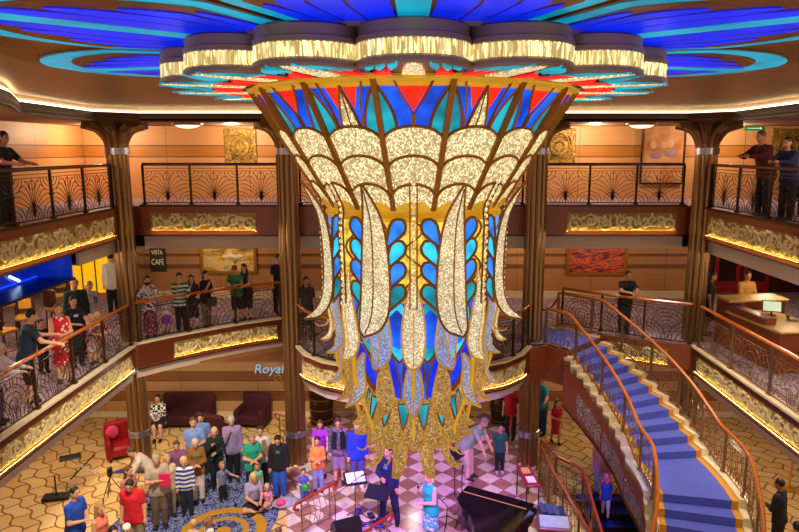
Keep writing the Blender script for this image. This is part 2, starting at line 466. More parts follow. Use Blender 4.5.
# middle deck (Z4)
poly4 = edge4_left[::1]+archl+[(-3.3, 18.0), (-3.05, 16.3)]+bulge+[(3.3, 15.7), (3.75, 15.25), (3.88, 15.42), (4.88, 16.43), (5.1, 16.76), (6.9, 15.7)]+edge4_right+[(14, 6), (14, 22), (-14, 22), (-14, 6)]
deck(MB().prism(poly4, Z4-.6, Z4), 'floor_middle_deck')
arch4 = archl+[(-3.4, 18.55)]
for nm, p, in (('trim_middle_left', edge4_left), ('trim_middle_arch', arch4), ('trim_middle_centre', bulge), ('trim_middle_right', edge4_right)):
    fascia(p, Z4, Z4-.62, Z4-.9, 1, nm)
struct(ribbon([(4.95, 16.72), (6.05, 16.02), (6.92, 15.62)], Z4-.62, Z4, .1, 'trim_middle_landing', WOOD))
struct(ribbon([(2.9, 15.6), (3.3, 15.74), (3.75, 15.27), (3.9, 15.42)], Z4-.92, Z4, .1, 'trim_middle_stairhead', WOOD))
frieze(edge4_left, 3.9, 9.35, Z4-.52, Z4-.14, 'long gilded relief frieze on the left middle balcony front, below the leaning spectators')
frieze(arch4, .95, 3.9, Z4-.52, Z4-.14, 'curved gilded relief frieze under the balcony of the cafe spectators')
frieze(bulge, .5, plen(bulge)-.5, Z4-.52, Z4-.14, 'bowed gilded relief frieze on the centre balcony behind the chandelier tip')
frieze(edge4_right, .35, 6.2, Z4-.52, Z4-.14, 'long gilded relief frieze on the right middle balcony front, beside the grand staircase')
frieze([(4.95, 16.72), (6.05, 16.02), (6.92, 15.62)], .15, 1.75, Z4-.52, Z4-.14, 'small gilded relief frieze under the upper stair landing rail')
# ceilings
struct(MB().prism([(-14, 5), (-14, 20), (14, 20), (14, 5), (7.3, 5), (7.3, 17), (-7.3, 17), (-7.3, 5)], Z4-.9, Z4-.86).build('ceiling_lobby', PLASTER, smooth=False))
struct(MB().prism([(-14, 5), (-14, 22), (14, 22), (14, 5), (8.5, 5), (8.5, 12.0), (7.45, 12.0), (7.45, 16.9), (-7.5, 16.9), (-7.5, 14.25), (-8.6, 14.25), (-8.6, 5)], Z5-1.1, Z5-1.06).build('ceiling_middle_deck', PLASTER, smooth=False))
cove = [(-5.4, -2), (-5.4, 8.5), (-6.0, 10), (-7.0, 11.9), (-7.2, 15.0), (-6.5, 15.75), (6.5, 15.75), (7.2, 15.0), (7.1, 11.9), (6, 10), (5.4, 8.5), (5.4, -2)]
ZC = 9.36
struct(MB().prism([(x*1.03, y+.2 if y > 0 else y) for x, y in cove], ZC, ZC+.05).build('ceiling', CEILC, smooth=False))
so = [(-14, -2)]+cove+[(14, -2), (14, 20.5), (-14, 20.5)]
struct(MB().prism(so, 9.06, 9.1).build('ceiling_soffit', PLASTER, smooth=False))
struct(ribbon(cove, 9.03, 9.23, .08, 'trim_cove', BRASSC, side=1))
struct(ribbon(cove, 9.245, 9.275, .05, 'trim_cove_edge', LEDW, inset=.03, side=1))
struct(ribbon(cove, 9.28, 9.37, .05, 'trim_cove_back', CREAM, inset=.09, side=1))
# walls
def wall(name, x0, y0, x1, y1, z0, z1, m, th=.1):
    d = Vector((x1-x0, y1-y0, 0)); L = d.length
    return struct(MB().box(((x0+x1)/2, (y0+y1)/2, (z0+z1)/2), (L, th, z1-z0), atan2(d.y, d.x)).build(name, m, smooth=False))
wall('wall_upper_back', -9.8, 19.55, 14, 19.55, Z5, 9.2, W5)
wall('wall_upper_left', -9.85, -1, -9.85, 19.55, Z5, 9.2, W5)
wall('wall_upper_right', 14, -1, 14, 19.55, Z5, 9.2, W5)
wall('wall_middle_back', -9.0, 21.05, 9.4, 21.05, Z4, Z5-.9, W4)
wall('wall_middle_back_left', -14, 21.5, -9.0, 21.5, Z4, Z5-.9, W4)
wall('wall_middle_back_right', 9.4, 21.9, 14, 21.9, Z4, Z5-.9, WOODD)
wall('wall_middle_left', -14, 6, -14, 22, Z4, Z5-.9, W4)
wall('wall_middle_right', 14, 6, 14, 22, Z4, Z5-.9, WOOD)
wall('wall_lobby_back', -14, 19.6, 14, 19.6, 0, Z4-.8, W3)
wall('wall_lobby_left', -14, 5, -14, 19.6, 0, Z4-.8, W3)
wall('wall_lobby_right', 14, 5, 14, 19.6, 0, Z4-.8, W3)
struct(MB().box((0, 19.53, .09), (28, .04, .18)).build('baseboard_lobby', STONE, smooth=False))
struct(MB().box((.2, 20.98, Z4+.12), (18.3, .05, .24)).build('baseboard_middle', STONE, smooth=False))

# columns
def column(x, y, zb, label):
    root = thing('column', label, 'column', (x, y, zb), 0, 'fluted bronze columns of the atrium'); root['kind'] = 'structure'
    h = 8.45-zb; k = 9; mb = MB()
    mb.lathe([(.2, 0), (.2, h)], n=24)
    for i in range(k):
        a = 2*pi*i/k
        mb.tube([(.185*cos(a), .185*sin(a), 0), (.185*cos(a), .185*sin(a), h)], .082, 10)
    mb.build('shaft', COLM, root)
    MB().lathe([(.3, 0), (.3, .16), (.26, .2)], n=24).build('base', COLM, root)
    for z in (h-.1, 1.02-zb if zb < 1 else 1):
        MB().lathe([(.25, -.09), (.285, -.08), (.285, .08), (.25, .09)], (0, 0, z), n=28, cap=False).build('band', SILVER, root)
    mb = MB()
    for i in range(k):
        a = 2*pi*i/k; P = catmull([(.185, h-.05), (.2, h+.12), (.27, h+.3), (.42, h+.47), (.72, h+.585)], 4)
        mb.tube([(r*cos(a), r*sin(a), z) for r, z in P], lambda t: .082+.075*t, 10)
    mb.lathe([(.1, h-.1), (.16, h+.2), (.3, h+.45), (.6, h+.585)], n=24)
    mb.build('capital', COLM, root)
    return root
column(-7.27, 16.2, 0, 'fluted bronze column at the left, by the red armchair'); column(7.2, 16.2, 0, 'fluted bronze column at the right, by the service desk')
column(-3.12, 16.2, .0, 'fluted bronze column left of the chandelier, behind the woman in purple'); column(3.05, 16.2, .0, 'fluted bronze column right of the chandelier, by the magenta table')

# ------------------------------------------------------------------ balustrades
def filigree(L, H, kind):
    """iron scrollwork of one panel: list of 2D polylines"""
    out = [[(0, .05), (L, .05)], [(0, H), (L, H)], [(0, H-.07), (L, H-.07)]]
    c = L/2; b = .06; T = H-.08
    def clip(pts):
        r = [p for p in pts if 0 <= p[0] <= L and b-.02 <= p[1] <= T+.02]
        return r
    if kind == 0:
        for k in range(1, 6):                      # fronds rising from the middle and falling to both sides
            for s in (-1, 1):
                w = c*(.16+.19*k); h = T*(1.0-.11*k)
                out.append(clip([(c+s*(w*(1-cos(a))*.5 if a < pi else w), b+h*sin(a*.62)) for a in np.linspace(0, pi*.98, 12)]))
        for k in range(1, 4):
            out.append(clip([(c+.07*k*L*cos(a), b+.075*k*L*sin(a)) for a in np.linspace(0, pi, 10)]))
        for s in (0, 1):
            for k in range(1, 4):
                out.append(clip([((0 if s == 0 else L)+(1 if s == 0 else -1)*.085*k*L*cos(a), b+.08*k*L*sin(a)) for a in np.linspace(0, pi/2, 7)]))
                out.append(clip([((0 if s == 0 else L)+(1 if s == 0 else -1)*.085*k*L*cos(a), T-.07*k*L*sin(a)) for a in np.linspace(0, pi/2, 7)]))
        out.append([(c, b), (c, T)])
        out.append(clip([(c+.09*cos(a), T-.12+.09*sin(a)) for a in np.linspace(0, 2*pi, 12)]))
    elif kind == 1:                                # overlapping shells of concentric arcs
        for cx, cy in ((0, b), (L, b), (c, T*.42), (0, T*.8), (L, T*.8)):
            for k in range(1, 6):
                R = k*L*.095
                out.append(clip([(cx+R*cos(a), cy+R*sin(a)) for a in np.linspace(0.02, pi-.02, 14)]))
        for k in range(-2, 3):
            out.append(clip([(c+k*.05*L+.02*L*sin(t*5), b+t*(T*.42-b)) for t in np.linspace(0, 1, 6)]))
    else:                                          # stair panels: leaning bars swept by crossing arcs
        n = max(3, int(L/.13))
        for k in range(n+1):
            x = L*k/n; out.append(clip([(min(L, max(0, x+.10*sin(t*pi)*(1 if k % 2 else .4))), b+t*(T-b)) for t in np.linspace(0, 1, 7)]))
        for k in range(1, 5):
            R = L*(.12+.13*k); out.append(clip([(L*.1+R*cos(a), b+R*.75*sin(a)) for a in np.linspace(.1, pi/2, 9)]))
            out.append(clip([(L*.95-R*cos(a), b+R*.65*sin(a)) for a in np.linspace(.1, pi/2, 9)]))
    return [p for p in out if len(p) > 1]
def balustrade(name, label, path, spacing, wood, iron, kind, H=1.02, group=None, rr=.04, wire=.0085, posts=True, cat='railing'):
    P = [Vector(p) for p in path]; base = P[0].copy(); root = thing(name, label, cat, base, 0, group)
    L = plen(P); n = max(1, round(L/spacing))
    up = Vector((0, 0, 1))
    fine = []; m = max(2, int(L/.25))
    for i in range(m+1): fine.append(sample(P, L*i/m)[0]-base+up*H)
    MB().tube(fine, rr, 8).build('handrail', wood, root)
    MB().tube([p-up*(H-.045) for p in fine], .018, 4).build('bottom_rail', iron, root)
    for i in range(n+1):
        p, t = sample(P, L*i/n); p = p-base; a = atan2(t.y, t.x); mb = MB()
        if posts:
            mb.box(p+up*((H-.02)/2), (.05, .045, H-.02), a); mb.box(p+up*.02, (.1, .09, .04), a); mb.box(p+up*(H*.5), (.065, .06, .05), a)
        else: mb.tube([p, p+up*H], .012, 6)
        mb.build('post', iron, root, smooth=False)
    w = L/n
    for i in range(n):
        mb = MB()
        for pl in filigree(w-.07, H-.1, kind):
            q = []
            for s, z in pl:
                p, t = sample(P, min(L, i*w+.035+s)); q.append(p-base+up*z)
            mb.tube(q, wire, 3, cap=False)
        mb.build('filigree_panel', iron, root, smooth=False)
    return root
def p3(path, z): return [(p[0], p[1], z) for p in path]
G5 = 'upper deck balustrades'; G4 = 'middle deck balustrades'
balustrade('balustrade', 'dark ironwork balustrade of the left upper balcony', p3([(-7.36, 8.0), (-7.36, 12), (-7.36, 15.9)], Z5+.05), 1.3, RAILD, BRONZE, 0, group=G5)
balustrade('balustrade', 'dark ironwork balustrade of the far upper balcony, between the left and middle left columns', p3([(-6.9, 16.72), (-3.3, 16.72)], Z5+.05), 1.2, RAILD, BRONZE, 0, group=G5)
balustrade('balustrade', 'dark ironwork balustrade of the far upper balcony, hidden behind the chandelier', p3([(-2.9, 16.72), (2.8, 16.72)], Z5+.05), 1.2, RAILD, BRONZE, 0, group=G5)
balustrade('balustrade', 'dark ironwork balustrade of the far upper balcony, in front of the portrait screen', p3([(3.3, 16.72), (6.9, 16.72)], Z5+.05), 1.2, RAILD, BRONZE, 0, group=G5)
balustrade('balustrade', 'dark ironwork balustrade of the right upper balcony, where the man in dark red leans', p3([(7.26, 15.9), (7.26, 12), (7.26, 8)], Z5+.05), 1.3, RAILD, BRONZE, 0, group=G5)
balustrade('balustrade', 'orange railed balustrade of the left middle balcony, with the polka dot woman', p3([(-7.06, 7.5), (-7.05, 12), (-7.02, 15.55)], Z4+.05), 1.45, RAILW, IRON, 1, group=G4)
balustrade('balustrade', 'curved wooden railed balustrade below the cafe sign', p3([(-6.95, 15.85), (-6.45, 16.4), (-5.64, 17.1), (-4.75, 17.8), (-3.85, 18.36)], Z4+.05), 1.3, RAILW, IRON, 1, group=G4)
balustrade('balustrade', 'bowed bronze balustrade of the centre balcony behind the chandelier', p3([(x*.985, y+.06) for x, y in bulge], Z4+.05), 1.1, RAILW, IRON, 1, group=G4)
balustrade('balustrade', 'balustrade at the stair head where the man in black leans', p3(rail4r, Z4+.05), 1.1, RAILW, IRON, 1, group=G4)
balustrade('balustrade', 'orange railed balustrade of the right middle balcony, in front of the service desk', p3([(7.02, 15.4), (7.05, 12), (7.06, 7.5)], Z4+.05), 1.45, RAILW, IRONP, 1, group=G4)
# ------------------------------------------------------------------ lit glass
def glass(name, col, e, var=.35, scale=6, dark=None):
    m, t, b = nt(name); c = rgb(col)
    f = noise(t, coords(t), scale, 2)
    o = ramp(t, f, [(.3, dim(dark and rgb(dark) or c, 1-var)), (.62, dim(c, 1+var))])
    t.links.new(o, b.inputs['Base Color']); t.links.new(o, b.inputs['Emission Color'])
    b.inputs['Emission Strength'].default_value = e; b.inputs['Roughness'].default_value = .4; b.inputs['Specular IOR Level'].default_value = .2
    return m
def crystal(name, lo, hi, e, scale=38, see=.0, st=1):
    m, t, b = nt(name)
    v = coords(t, (1, 1, st))
    vo = N(t, 'ShaderNodeTexVoronoi', Scale=scale); t.links.new(v, vo.inputs['Vector'])
    sp = t.nodes.new('ShaderNodeSeparateColor'); t.links.new(vo.outputs['Color'], sp.inputs[0])
    f2 = noise(t, v, 3, 2)
    k = math_(t, 'MULTIPLY', math_(t, 'POWER', sp.outputs[0], 2.2), math_(t, 'ADD', f2, .45))
    c = ramp(t, k, [(0, dim(rgb(lo), .85)), (.3, dim(rgb(hi), .6)), (.65, dim(rgb(hi), 1.5))])  # random cells put the crystal sparkle into the glow
    t.links.new(c, b.inputs['Emission Color']); b.inputs['Emission Strength'].default_value = e
    b.inputs['Base Color'].default_value = dim(rgb(hi), .35); b.inputs['Roughness'].default_value = .25
    bump(t, b, vo.outputs['Distance'], .5, .01)
    if see:
        tr = t.nodes.new('ShaderNodeBsdfTransparent'); mx = t.nodes.new('ShaderNodeMixShader')
        mx.inputs[0].default_value = see
        t.links.new(b.outputs[0], mx.inputs[1]); t.links.new(tr.outputs[0], mx.inputs[2])
        t.links.new(mx.outputs[0], t.nodes['Material Output'].inputs['Surface'])
    return m
BLUEG = glass('blue_glass', '1450ea', .95, .6, 3.2); BLUEL = glass('light_blue_glass', '2a7cf4', 1.0); TEALG = glass('teal_glass', '1590a6', .9, .5, 3.5)
CYANG = glass('cyan_glass', '2cb4e8', 1.0); REDG = glass('red_glass', 'ee2410', 1.0); DEEPB = glass('deep_blue_glass', '0a2cdc', .9, .3)
AMBERG = glass('amber_glass', 'dcae40', 1.0, .5, 14)
CRY = crystal('warm_crystal', 'a08a5a', 'f6dea6', 1.05, 95, 0, .4)
CRYL = crystal('leaf_crystal', '9a8a6a', 'f2deb2', .98, 110, .22)
CRYG = crystal('golden_crystal', '7a5a28', 'd8ac66', .62, 100, .1)
CRYB = crystal('blue_lit_crystal', '8088a8', 'c4cce8', .58, 110, .42)
CRYD = crystal('drum_crystal', 'a88a48', 'ffe8a0', 1.15, 70, 0, .15)
CEILB = glass('medallion_blue', '0a24e0', .82, .2, 3); CEILT = glass('medallion_teal', '129cc4', .62, .3, 2.2)
MEDG = M('medallion_gold', '8a5418', .4, .4, .3, 6)
LEAD = M('gold_leading', '8a5410', .4, .5, .2, 8, emit=.12)  # faint glow added; the metal itself gives no light
EDGEG = M('gilded_edge', 'd09c3c', .3, .4, .25, 8, emit=.3)  # glow paints the gold edges bright
DRUMM = M('drum_bronze', '8a7068', .4, .35, .2, 3)
RIMG = M('rim_gold', 'd8a82c', .3, .4, .2, 8, emit=.35)  # glow stands in for light on the gold rims
AX, AY = 0.0, 6.5
def CP(az, r, z): return Vector((AX+r*sin(az), AY-r*cos(az), z))
def lat(az): return Vector((cos(az), sin(az), 0))
def rad(az): return Vector((sin(az), -cos(az), 0))

# ceiling medallion of petals
NP = 7; MZ = 9.345
med = thing('ceiling_medallion', 'huge backlit blue and teal petal medallion on the atrium ceiling', 'ceiling medallion', (AX, AY, MZ))
RM = 3.9; TW = math.tan(pi/NP); RK = 2.5
def halfw(r, k=.97):
    if r < RK: return r*TW*k
    q = (r-RK)/(RM-RK); return RK*TW*k*sqrt(max(0, 1-q*q))
sc = []
for k in range(NP):
    for j in range(17):
        u = -1+2*j/16; a = (k+u*.5)*2*pi/NP; r = 3.5+.45*sqrt(max(0, 1-u*u)); sc.append((r*sin(a), -r*cos(a)))
MB().prism(sc, -.07, .02).build('backing_plate', MEDG, med, smooth=False)
def radial_strip(mb, az, f0, f1, r0, r1, z, n=22, th=.02):
    """band between two lateral offset functions of the radius, hanging at z (relative)"""
    A, B = [], []
    for i in range(n+1):
        r = r0+(r1-r0)*(1-(1-i/n)**2.2)
        for L, f in ((A, f0), (B, f1)):
            o = f(r); L.append(rad(az)*r+lat(az)*o+Vector((0, 0, z)))
    return mb.strip(A, B, Vector((0, 0, th)))
def out_tube(mb, az, fs, r0, r1, z, rr, n=22, closed=True):
    P = []
    R = [r0+(r1-r0)*(1-(1-i/n)**2.2) for i in range(n+1)]
    for r in R: P.append(rad(az)*r+lat(az)*fs[0](r)+Vector((0, 0, z)))
    if len(fs) > 1:
        for r in R[::-1]: P.append(rad(az)*r+lat(az)*fs[1](r)+Vector((0, 0, z)))
    mb.tube(P, rr, 4)
for k in range(NP):
    az = k*2*pi/NP
    pet = MB(); radial_strip(pet, az, lambda r: -halfw(r), lambda r: halfw(r), 1.7, RM, -.085)
    po = pet.build('petal', MEDG, med, smooth=False)
    def shape(f0, f1, ra, rb, z, name, m): return radial_strip(MB(), az, f0, f1, ra, rb, z, th=.004).build(name, m, po, smooth=False)
    ow = lambda r: max(0, halfw(r)-.03)
    shape(lambda r: -ow(r), lambda r: ow(r), 1.7, RM-.04, -.092, 'teal_border', CEILT)
    R1 = RM-.36
    def inner(r):
        w = max(0, halfw(min(r, 2.6))-.17); q = max(0, (r-2.45)/(R1-2.45)); return w*sqrt(max(0, 1-q*q))
    shape(lambda r: -inner(r), lambda r: inner(r), 1.7, R1, -.099, 'gold_ground', MEDG)
    shape(lambda r: -.075-.012*r, lambda r: .075+.012*r, 1.7, R1-.03, -.108, 'teal_ray', CEILT)
    for s in (-1, 1):
        for j, (rb, a, e) in enumerate(((3.5, .14, .385), (3.22, .41, .61), (2.86, .635, .81), (2.45, .835, .98))):
            def edge(r, g, a=a, e=e, rb=rb, s=s):
                w0 = max(0, halfw(min(r, 2.6))-.17); m_ = (a+e)/2; h = (e-a)/2; L = .42; q = max(0, (r-(rb-L))/L)
                bend = 1-.14*max(0, (r-2.3)/1.0)**2
                return s*w0*bend*(m_+g*h*sqrt(max(0, 1-q*q)))
            shape(lambda r: edge(r, -1), lambda r: edge(r, 1), 1.7, rb, -.108, 'blue_glass', CEILB)

# ------------------------------------------------------------------ the chandelier
CH = Vector((AX, AY, 9.28))
cha = thing('chandelier', 'giant peacock feather chandelier of stained glass and crystal hanging in the atrium', 'chandelier', CH)
def mk(mb, name, m, parent, smooth=True, ang=.6):
    mb.v = [tuple(Vector(p)-CH) for p in mb.v]
    return mb.build(name, m, parent, smooth, ang)
# ring of crystal drums
RD, rd = 1.9, .372
mb = MB(); mb.lathe([(1.3, 9.2), (2.05, 9.2), (2.05, 9.23), (1.3, 9.23)], (AX, AY, 0), 48); mk(mb, 'hub', DRUMM, cha)
for k in range(16):
    az = k*2*pi/16; c = CP(az, RD, 0); c = (c.x, c.y, 0)
    mb = MB(); mb.lathe([(rd+.005, 9.085), (rd+.022, 9.09), (rd+.022, 9.125), (rd+.008, 9.13), (rd+.008, 9.2), (rd-.01, 9.215), (rd-.05, 9.22), (0, 9.22)], c, 36, cap=False)
    d = mk(mb, 'drum', DRUMM, cha)
    mb = MB()
    for j in range(54):
        a = 2*pi*j/54; x, y = c[0]+rd*cos(a), c[1]+rd*sin(a)
        mb.tube([(x, y, 8.99), (x, y, 9.09)], .0165, 5, cap=False)
    mb.lathe([(rd-.02, 8.985), (rd-.02, 9.09)], c, 30, cap=False)
    mk(mb, 'crystal_band', CRYD, d)
    mb = MB(); mb.lathe([(rd-.03, 8.935), (rd+.01, 8.935), (rd+.025, 8.95), (rd+.025, 8.975), (rd, 8.992), (rd-.03, 8.99)], c, 36, cap=False)
    mk(mb, 'rim', DRUMM, d)
    # glass petals of the underside
    zz = 8.93
    pl = MB(); A = []; B = []
    n = 12
    for i in range(n+1):
        r = 1.45+(RD+rd-.02-1.45)*i/n
        w = r*.197 if r < RD else sqrt(max(0, (rd-.02)**2-(r-RD)**2))
        A.append(CP(az, r, zz+.02)-lat(az)*w); B.append(CP(az, r, zz+.02)+lat(az)*w)
    pl.strip(A, B, Vector((0, 0, .02))); und = mk(pl, 'underside', GOLD, d, smooth=False)
    def und_strip(f0, f1, r0, r1, n=10, z=zz):
        m_ = MB(); A = [CP(az, r0+(r1-r0)*i/n, z)+lat(az)*f0(i/n) for i in range(n+1)]; B = [CP(az, r0+(r1-r0)*i/n, z)+lat(az)*f1(i/n) for i in range(n+1)]
        return m_.strip(A, B, Vector((0, 0, .012)))
    mk(und_strip(lambda t: -.115*(1-t)**.6*(1-.25*(1-t)), lambda t: .115*(1-t)**.6*(1-.25*(1-t)), 1.6, 2.28), 'crystal_spear', CRY, d, smooth=False)
    for s in (-1, 1):
        mk(und_strip(lambda t: s*(.155+.02*t), lambda t: s*(.155+.16*t*(1-t)**.5+.13*(1-t)), 1.6, 1.86, z=zz-.002), 'red_glass', REDG, d, smooth=False)
        for q, (a, r0, r1) in enumerate(((.15, 1.9, 2.3), (.235, 1.86, 2.22), (.31, 1.85, 2.12))):
            mk(und_strip(lambda t, a=a: s*(a-.028*sin(pi*t)-.05*t*t), lambda t, a=a: s*(a+.03*sin(pi*t)-.05*t*t), r0, r1, 8), 'teal_glass', TEALG, d, smooth=False)
# bowl of sixteen stained glass panels
RT, RB, ZT, ZB = 1.52, .85, 8.92, 7.88
mb = MB(); P = [CP((k+.5)*2*pi/16, RT+.01, ZT+.02) for k in range(16)]
mb.tube(P, .045, 6, closed=True); mb.tube([CP((k+.5)*2*pi/16, RT-.02, ZT-.035) for k in range(16)], .02, 5, closed=True); mk(mb, 'bowl_rim', RIMG, cha, smooth=False)
SN = sin(pi/16); CN = cos(pi/16)
nz = Vector((ZT-ZB, 0)).x; nr = (RT-RB)*CN; nl = hypot(nz, nr)
def panel_map(az):
    out_ = rad(az)*(nz/nl)+Vector((0, 0, -nr/nl))
    def f(s, t, off=0):                  # s across (-1..1), t up (0..1)
        R = RB+(RT-RB)*t; z = ZB+(ZT-ZB)*t
        return CP(az, R*CN, z)+lat(az)*(R*SN*s)+out_*off
    return f
def poly_panel(f, pts, off): 
    m_ = MB(); P = [f(s, t, off) for s, t in pts]; m_.add(P, [tuple(range(len(P)))]); return m_
def scallop(t0, h, n=12): return [(-cos(pi*i/n), t0+h*sin(pi*i/n)) for i in range(n+1)]
for k in range(16):
    az = k*2*pi/16; f = panel_map(az); even = k % 2 == 0
    base = poly_panel(f, [(-1, .02), (1, .02), (1, 1), (-1, 1)], 0)
    pan = mk(base, 'bowl_panel', BLUEG, cha, smooth=False)
    lead = MB()
    def outline(pts, r=.013, off=.02, closed=False): lead.tube([f(s, t, off) for s, t in pts], r, 4, closed=closed)
    for s in (-1, 1):                    # teal blades
        pts = [(s*.97, .57), (s*.97, .97)]+[(s*(.96-.45*sin(pi/2*q)), .97-.37*q) for q in (.25, .5, .75, 1)]
        mk(poly_panel(f, pts if s > 0 else pts[::-1], .006), 'teal_glass', TEALG, pan, smooth=False)
        outline([(s*(.97-.46*sin(pi/2*q)), max(.672, .97-.31*q)) for q in np.linspace(0, 1, 8)])
    if even:                             # red wedge over blue
        mk(poly_panel(f, [(.48, .99), (-.48, .99), (0, .78)][::-1], .008), 'red_glass', REDG, pan, smooth=False)
        outline([(.5, 1), (.3, .88), (0, .76), (-.3, .88), (-.5, 1)], .011); outline([(0, .77), (0, .69)], .02)
    else:                                # crystal leaf between two red wedges
        for s in (-1, 1):
            pts = [(0, .99), (s*.52, .99), (s*.27, .80)]
            mk(poly_panel(f, pts if s < 0 else pts[::-1], .008), 'red_glass', REDG, pan, smooth=False)
        lf = [(0, .97), (.14, .86), (.26, .75), (.33, .67), (-.33, .67), (-.26, .75), (-.14, .86)]
        mk(poly_panel(f, lf[::-1], .012), 'crystal_leaf', CRY, pan, smooth=False)
        outline(lf[:4]); outline([lf[0]]+lf[6:3:-1]); outline([(0, .97), (0, .68)], .006)
        for s in (-1, 1): outline([(s*.66, 1), (s*.5, .84), (s*.42, .68)], .011)
    for j, (t0, h) in enumerate(((.56, .125), (.34, .125), (.115, .125))):
        lo = max(0.02, t0-.26)
        pts = scallop(t0, h)
        mk(poly_panel(f, (pts+[(1, lo), (-1, lo)])[::-1], .014+.006*j), 'crystal_scallop', CRY, pan, smooth=False)
        outline(pts, .013, .026+.006*j)
    gs = [(.92*s, t) for s, t in scallop(0, .09)]
    mk(poly_panel(f, (gs+[(.9, .0), (-.9, .0)])[::-1], .04), 'gold_shell', RIMG, pan, smooth=False)
    mk(lead, 'leading', LEAD, pan, smooth=False)
    rib = MB(); a2 = az+pi/16
    rib.tube([CP(a2, RB+.02, ZB), CP(a2, RT+.02, ZT)], .032, 4); mk(rib, 'rib', LEAD, cha, smooth=False)
# collar and lit core
mb = MB(); mb.lathe([(.8, 7.76), (.86, 7.77), (.88, 7.80), (.84, 7.83), (.88, 7.86), (.89, 7.9), (.85, 7.93)], (AX, AY, 0), 48, cap=False); mk(mb, 'collar', RIMG, cha)
prof = [(.80, 7.8), (.80, 7.05), (.77, 6.9), (.72, 6.62), (.62, 6.3), (.47, 6.05), (.40, 5.92), (.40, 5.75), (.3, 5.7), (0, 5.68)]
def rz_(z):
    for (r0, z0), (r1, z1) in zip(prof[:-1], prof[1:]):
        if z1 <= z <= z0: return r0+(r1-r0)*(z0-z)/(z0-z1)
    return .4
mb = MB(); mb.lathe([(.80, 7.8), (.80, 7.04)], (AX, AY, 0), 48, cap=False); core = mk(mb, 'lit_core', AMBERG, cha)
mb = MB(); mb.lathe(prof[1:7], (AX, AY, 0), 64, cap=False); body = mk(mb, 'glass_body', BLUEG, cha)
mb = MB(); mb.lathe([(.41, 5.92), (.41, 5.74), (.3, 5.68), (0, 5.66)], (AX, AY, 0), 32, cap=False); mk(mb, 'glass_tip', TEALG, cha)
mb = MB()
for r, z in ((.815, 7.05), (.42, 5.95), (.425, 5.9)): mb.lathe([(r-.01, -.02), (r+.012, -.012), (r+.012, .012), (r-.01, .02)], (AX, AY, z), 48, cap=False)
mk(mb, 'ring', RIMG, body)
lead = MB()                             # lattice of the core
for k in range(16):
    a = k*2*pi/16
    lead.tube([CP(a+.1*sin(t*pi*4), .812, 7.78-.72*t) for t in np.linspace(0, 1, 17)], .011, 4)
mk(lead, 'lattice', LEAD, core, smooth=False)
def body_piece(az, pts_l, pts_r, m, name, off, parent=None, n=8):
    """glass petal on the tapering body; pts = (half angle, z) rows"""
    A = [CP(az+a, rz_(z)+off, z) for a, z in pts_l]; B = [CP(az+a, rz_(z)+off, z) for a, z in pts_r]
    return mk(MB().strip(A, B), name, m, parent or body)
for k in range(16):
    az = k*2*pi/16; odd = k % 2
    Z = np.linspace(7.02, 6.42, 9)
    w = .19*np.sin(np.linspace(.35, pi, 9))**.8
    body_piece(az+pi/16, [(-a, z) for a, z in zip(w, Z)], [(a, z) for a, z in zip(w, Z)], CYANG if odd else TEALG, 'cyan_petal', .006)
    Z2 = np.linspace(6.62, 5.98, 9); w2 = .16*np.sin(np.linspace(.25, pi*.8, 9))
    body_piece(az, [(-a, z) for a, z in zip(w2, Z2)], [(a, z) for a, z in zip(w2, Z2)], DEEPB, 'blue_petal', .01)
    lead = MB()
    for s in (-1, 1):
        lead.tube([CP(az+pi/16+s*a, rz_(z)+.014, z) for a, z in zip(w, Z)], .012, 4)
        lead.tube([CP(az+s*a, rz_(z)+.018, z) for a, z in zip(w2, Z2)], .012, 4)
    mk(lead, 'leading', LEAD, body, smooth=False)
    zz = np.linspace(5.92, 5.7, 6); w3 = .13*np.sqrt(np.clip(np.linspace(1, 0, 6), 0, 1))
    
# leaves
def leaf(az, prof, wid, m, name='feather', edge=.009, lean=.03, mid=True, em=None, th=.008, n=4):
    C = catmull(prof, n); Wd = [max(0.002, float(x[0])) for x in catmull([(w,) for w in wid], n)]
    c = [CP(az, r, z) for r, z in C]; l = lat(az); K = len(c); nr_ = []
    for i in range(K):
        t = (c[min(i+1, K-1)]-c[max(i-1, 0)]).normalized(); nn = t.cross(l) ; nn = nn if nn.dot(rad(az)) >= 0 or abs(t.z) < .3 else -nn
        nr_.append(nn.normalized())
    for i in range(1, K):
        if nr_[i].dot(nr_[i-1]) < 0: nr_[i] = -nr_[i]
    A = [c[i]-l*Wd[i]-nr_[i]*(Wd[i]**2)*.9 for i in range(K)]; B = [c[i]+l*Wd[i]-nr_[i]*(Wd[i]**2)*.9 for i in range(K)]
    mdl = [c[i]+nr_[i]*lean*min(1, Wd[i]/.06) for i in range(K)]
    mb = MB(); off = [-n_*th for n_ in nr_]
    mb.strip(A, mdl, off); mb.strip(mdl, B, off)
    o = mk(mb, name, m, cha, ang=1.0)
    e = MB(); e.tube(A+B[::-1], edge, 5, closed=True)
    if mid: e.tube([mdl[i]+nr_[i]*.004 for i in range(1, K-1)], edge*.55, 4)
    mk(e, 'gilded_edge', em or EDGEG, o)
    return o
big = [(1.13, 8.11), (1.03, 7.97), (.955, 7.82), (.915, 7.6), (.90, 7.3), (.91, 7.08), (.95, 6.93), (1.03, 6.83), (1.13, 6.79)]
bw = [.004, .045, .085, .118, .14, .145, .135, .095, .004]
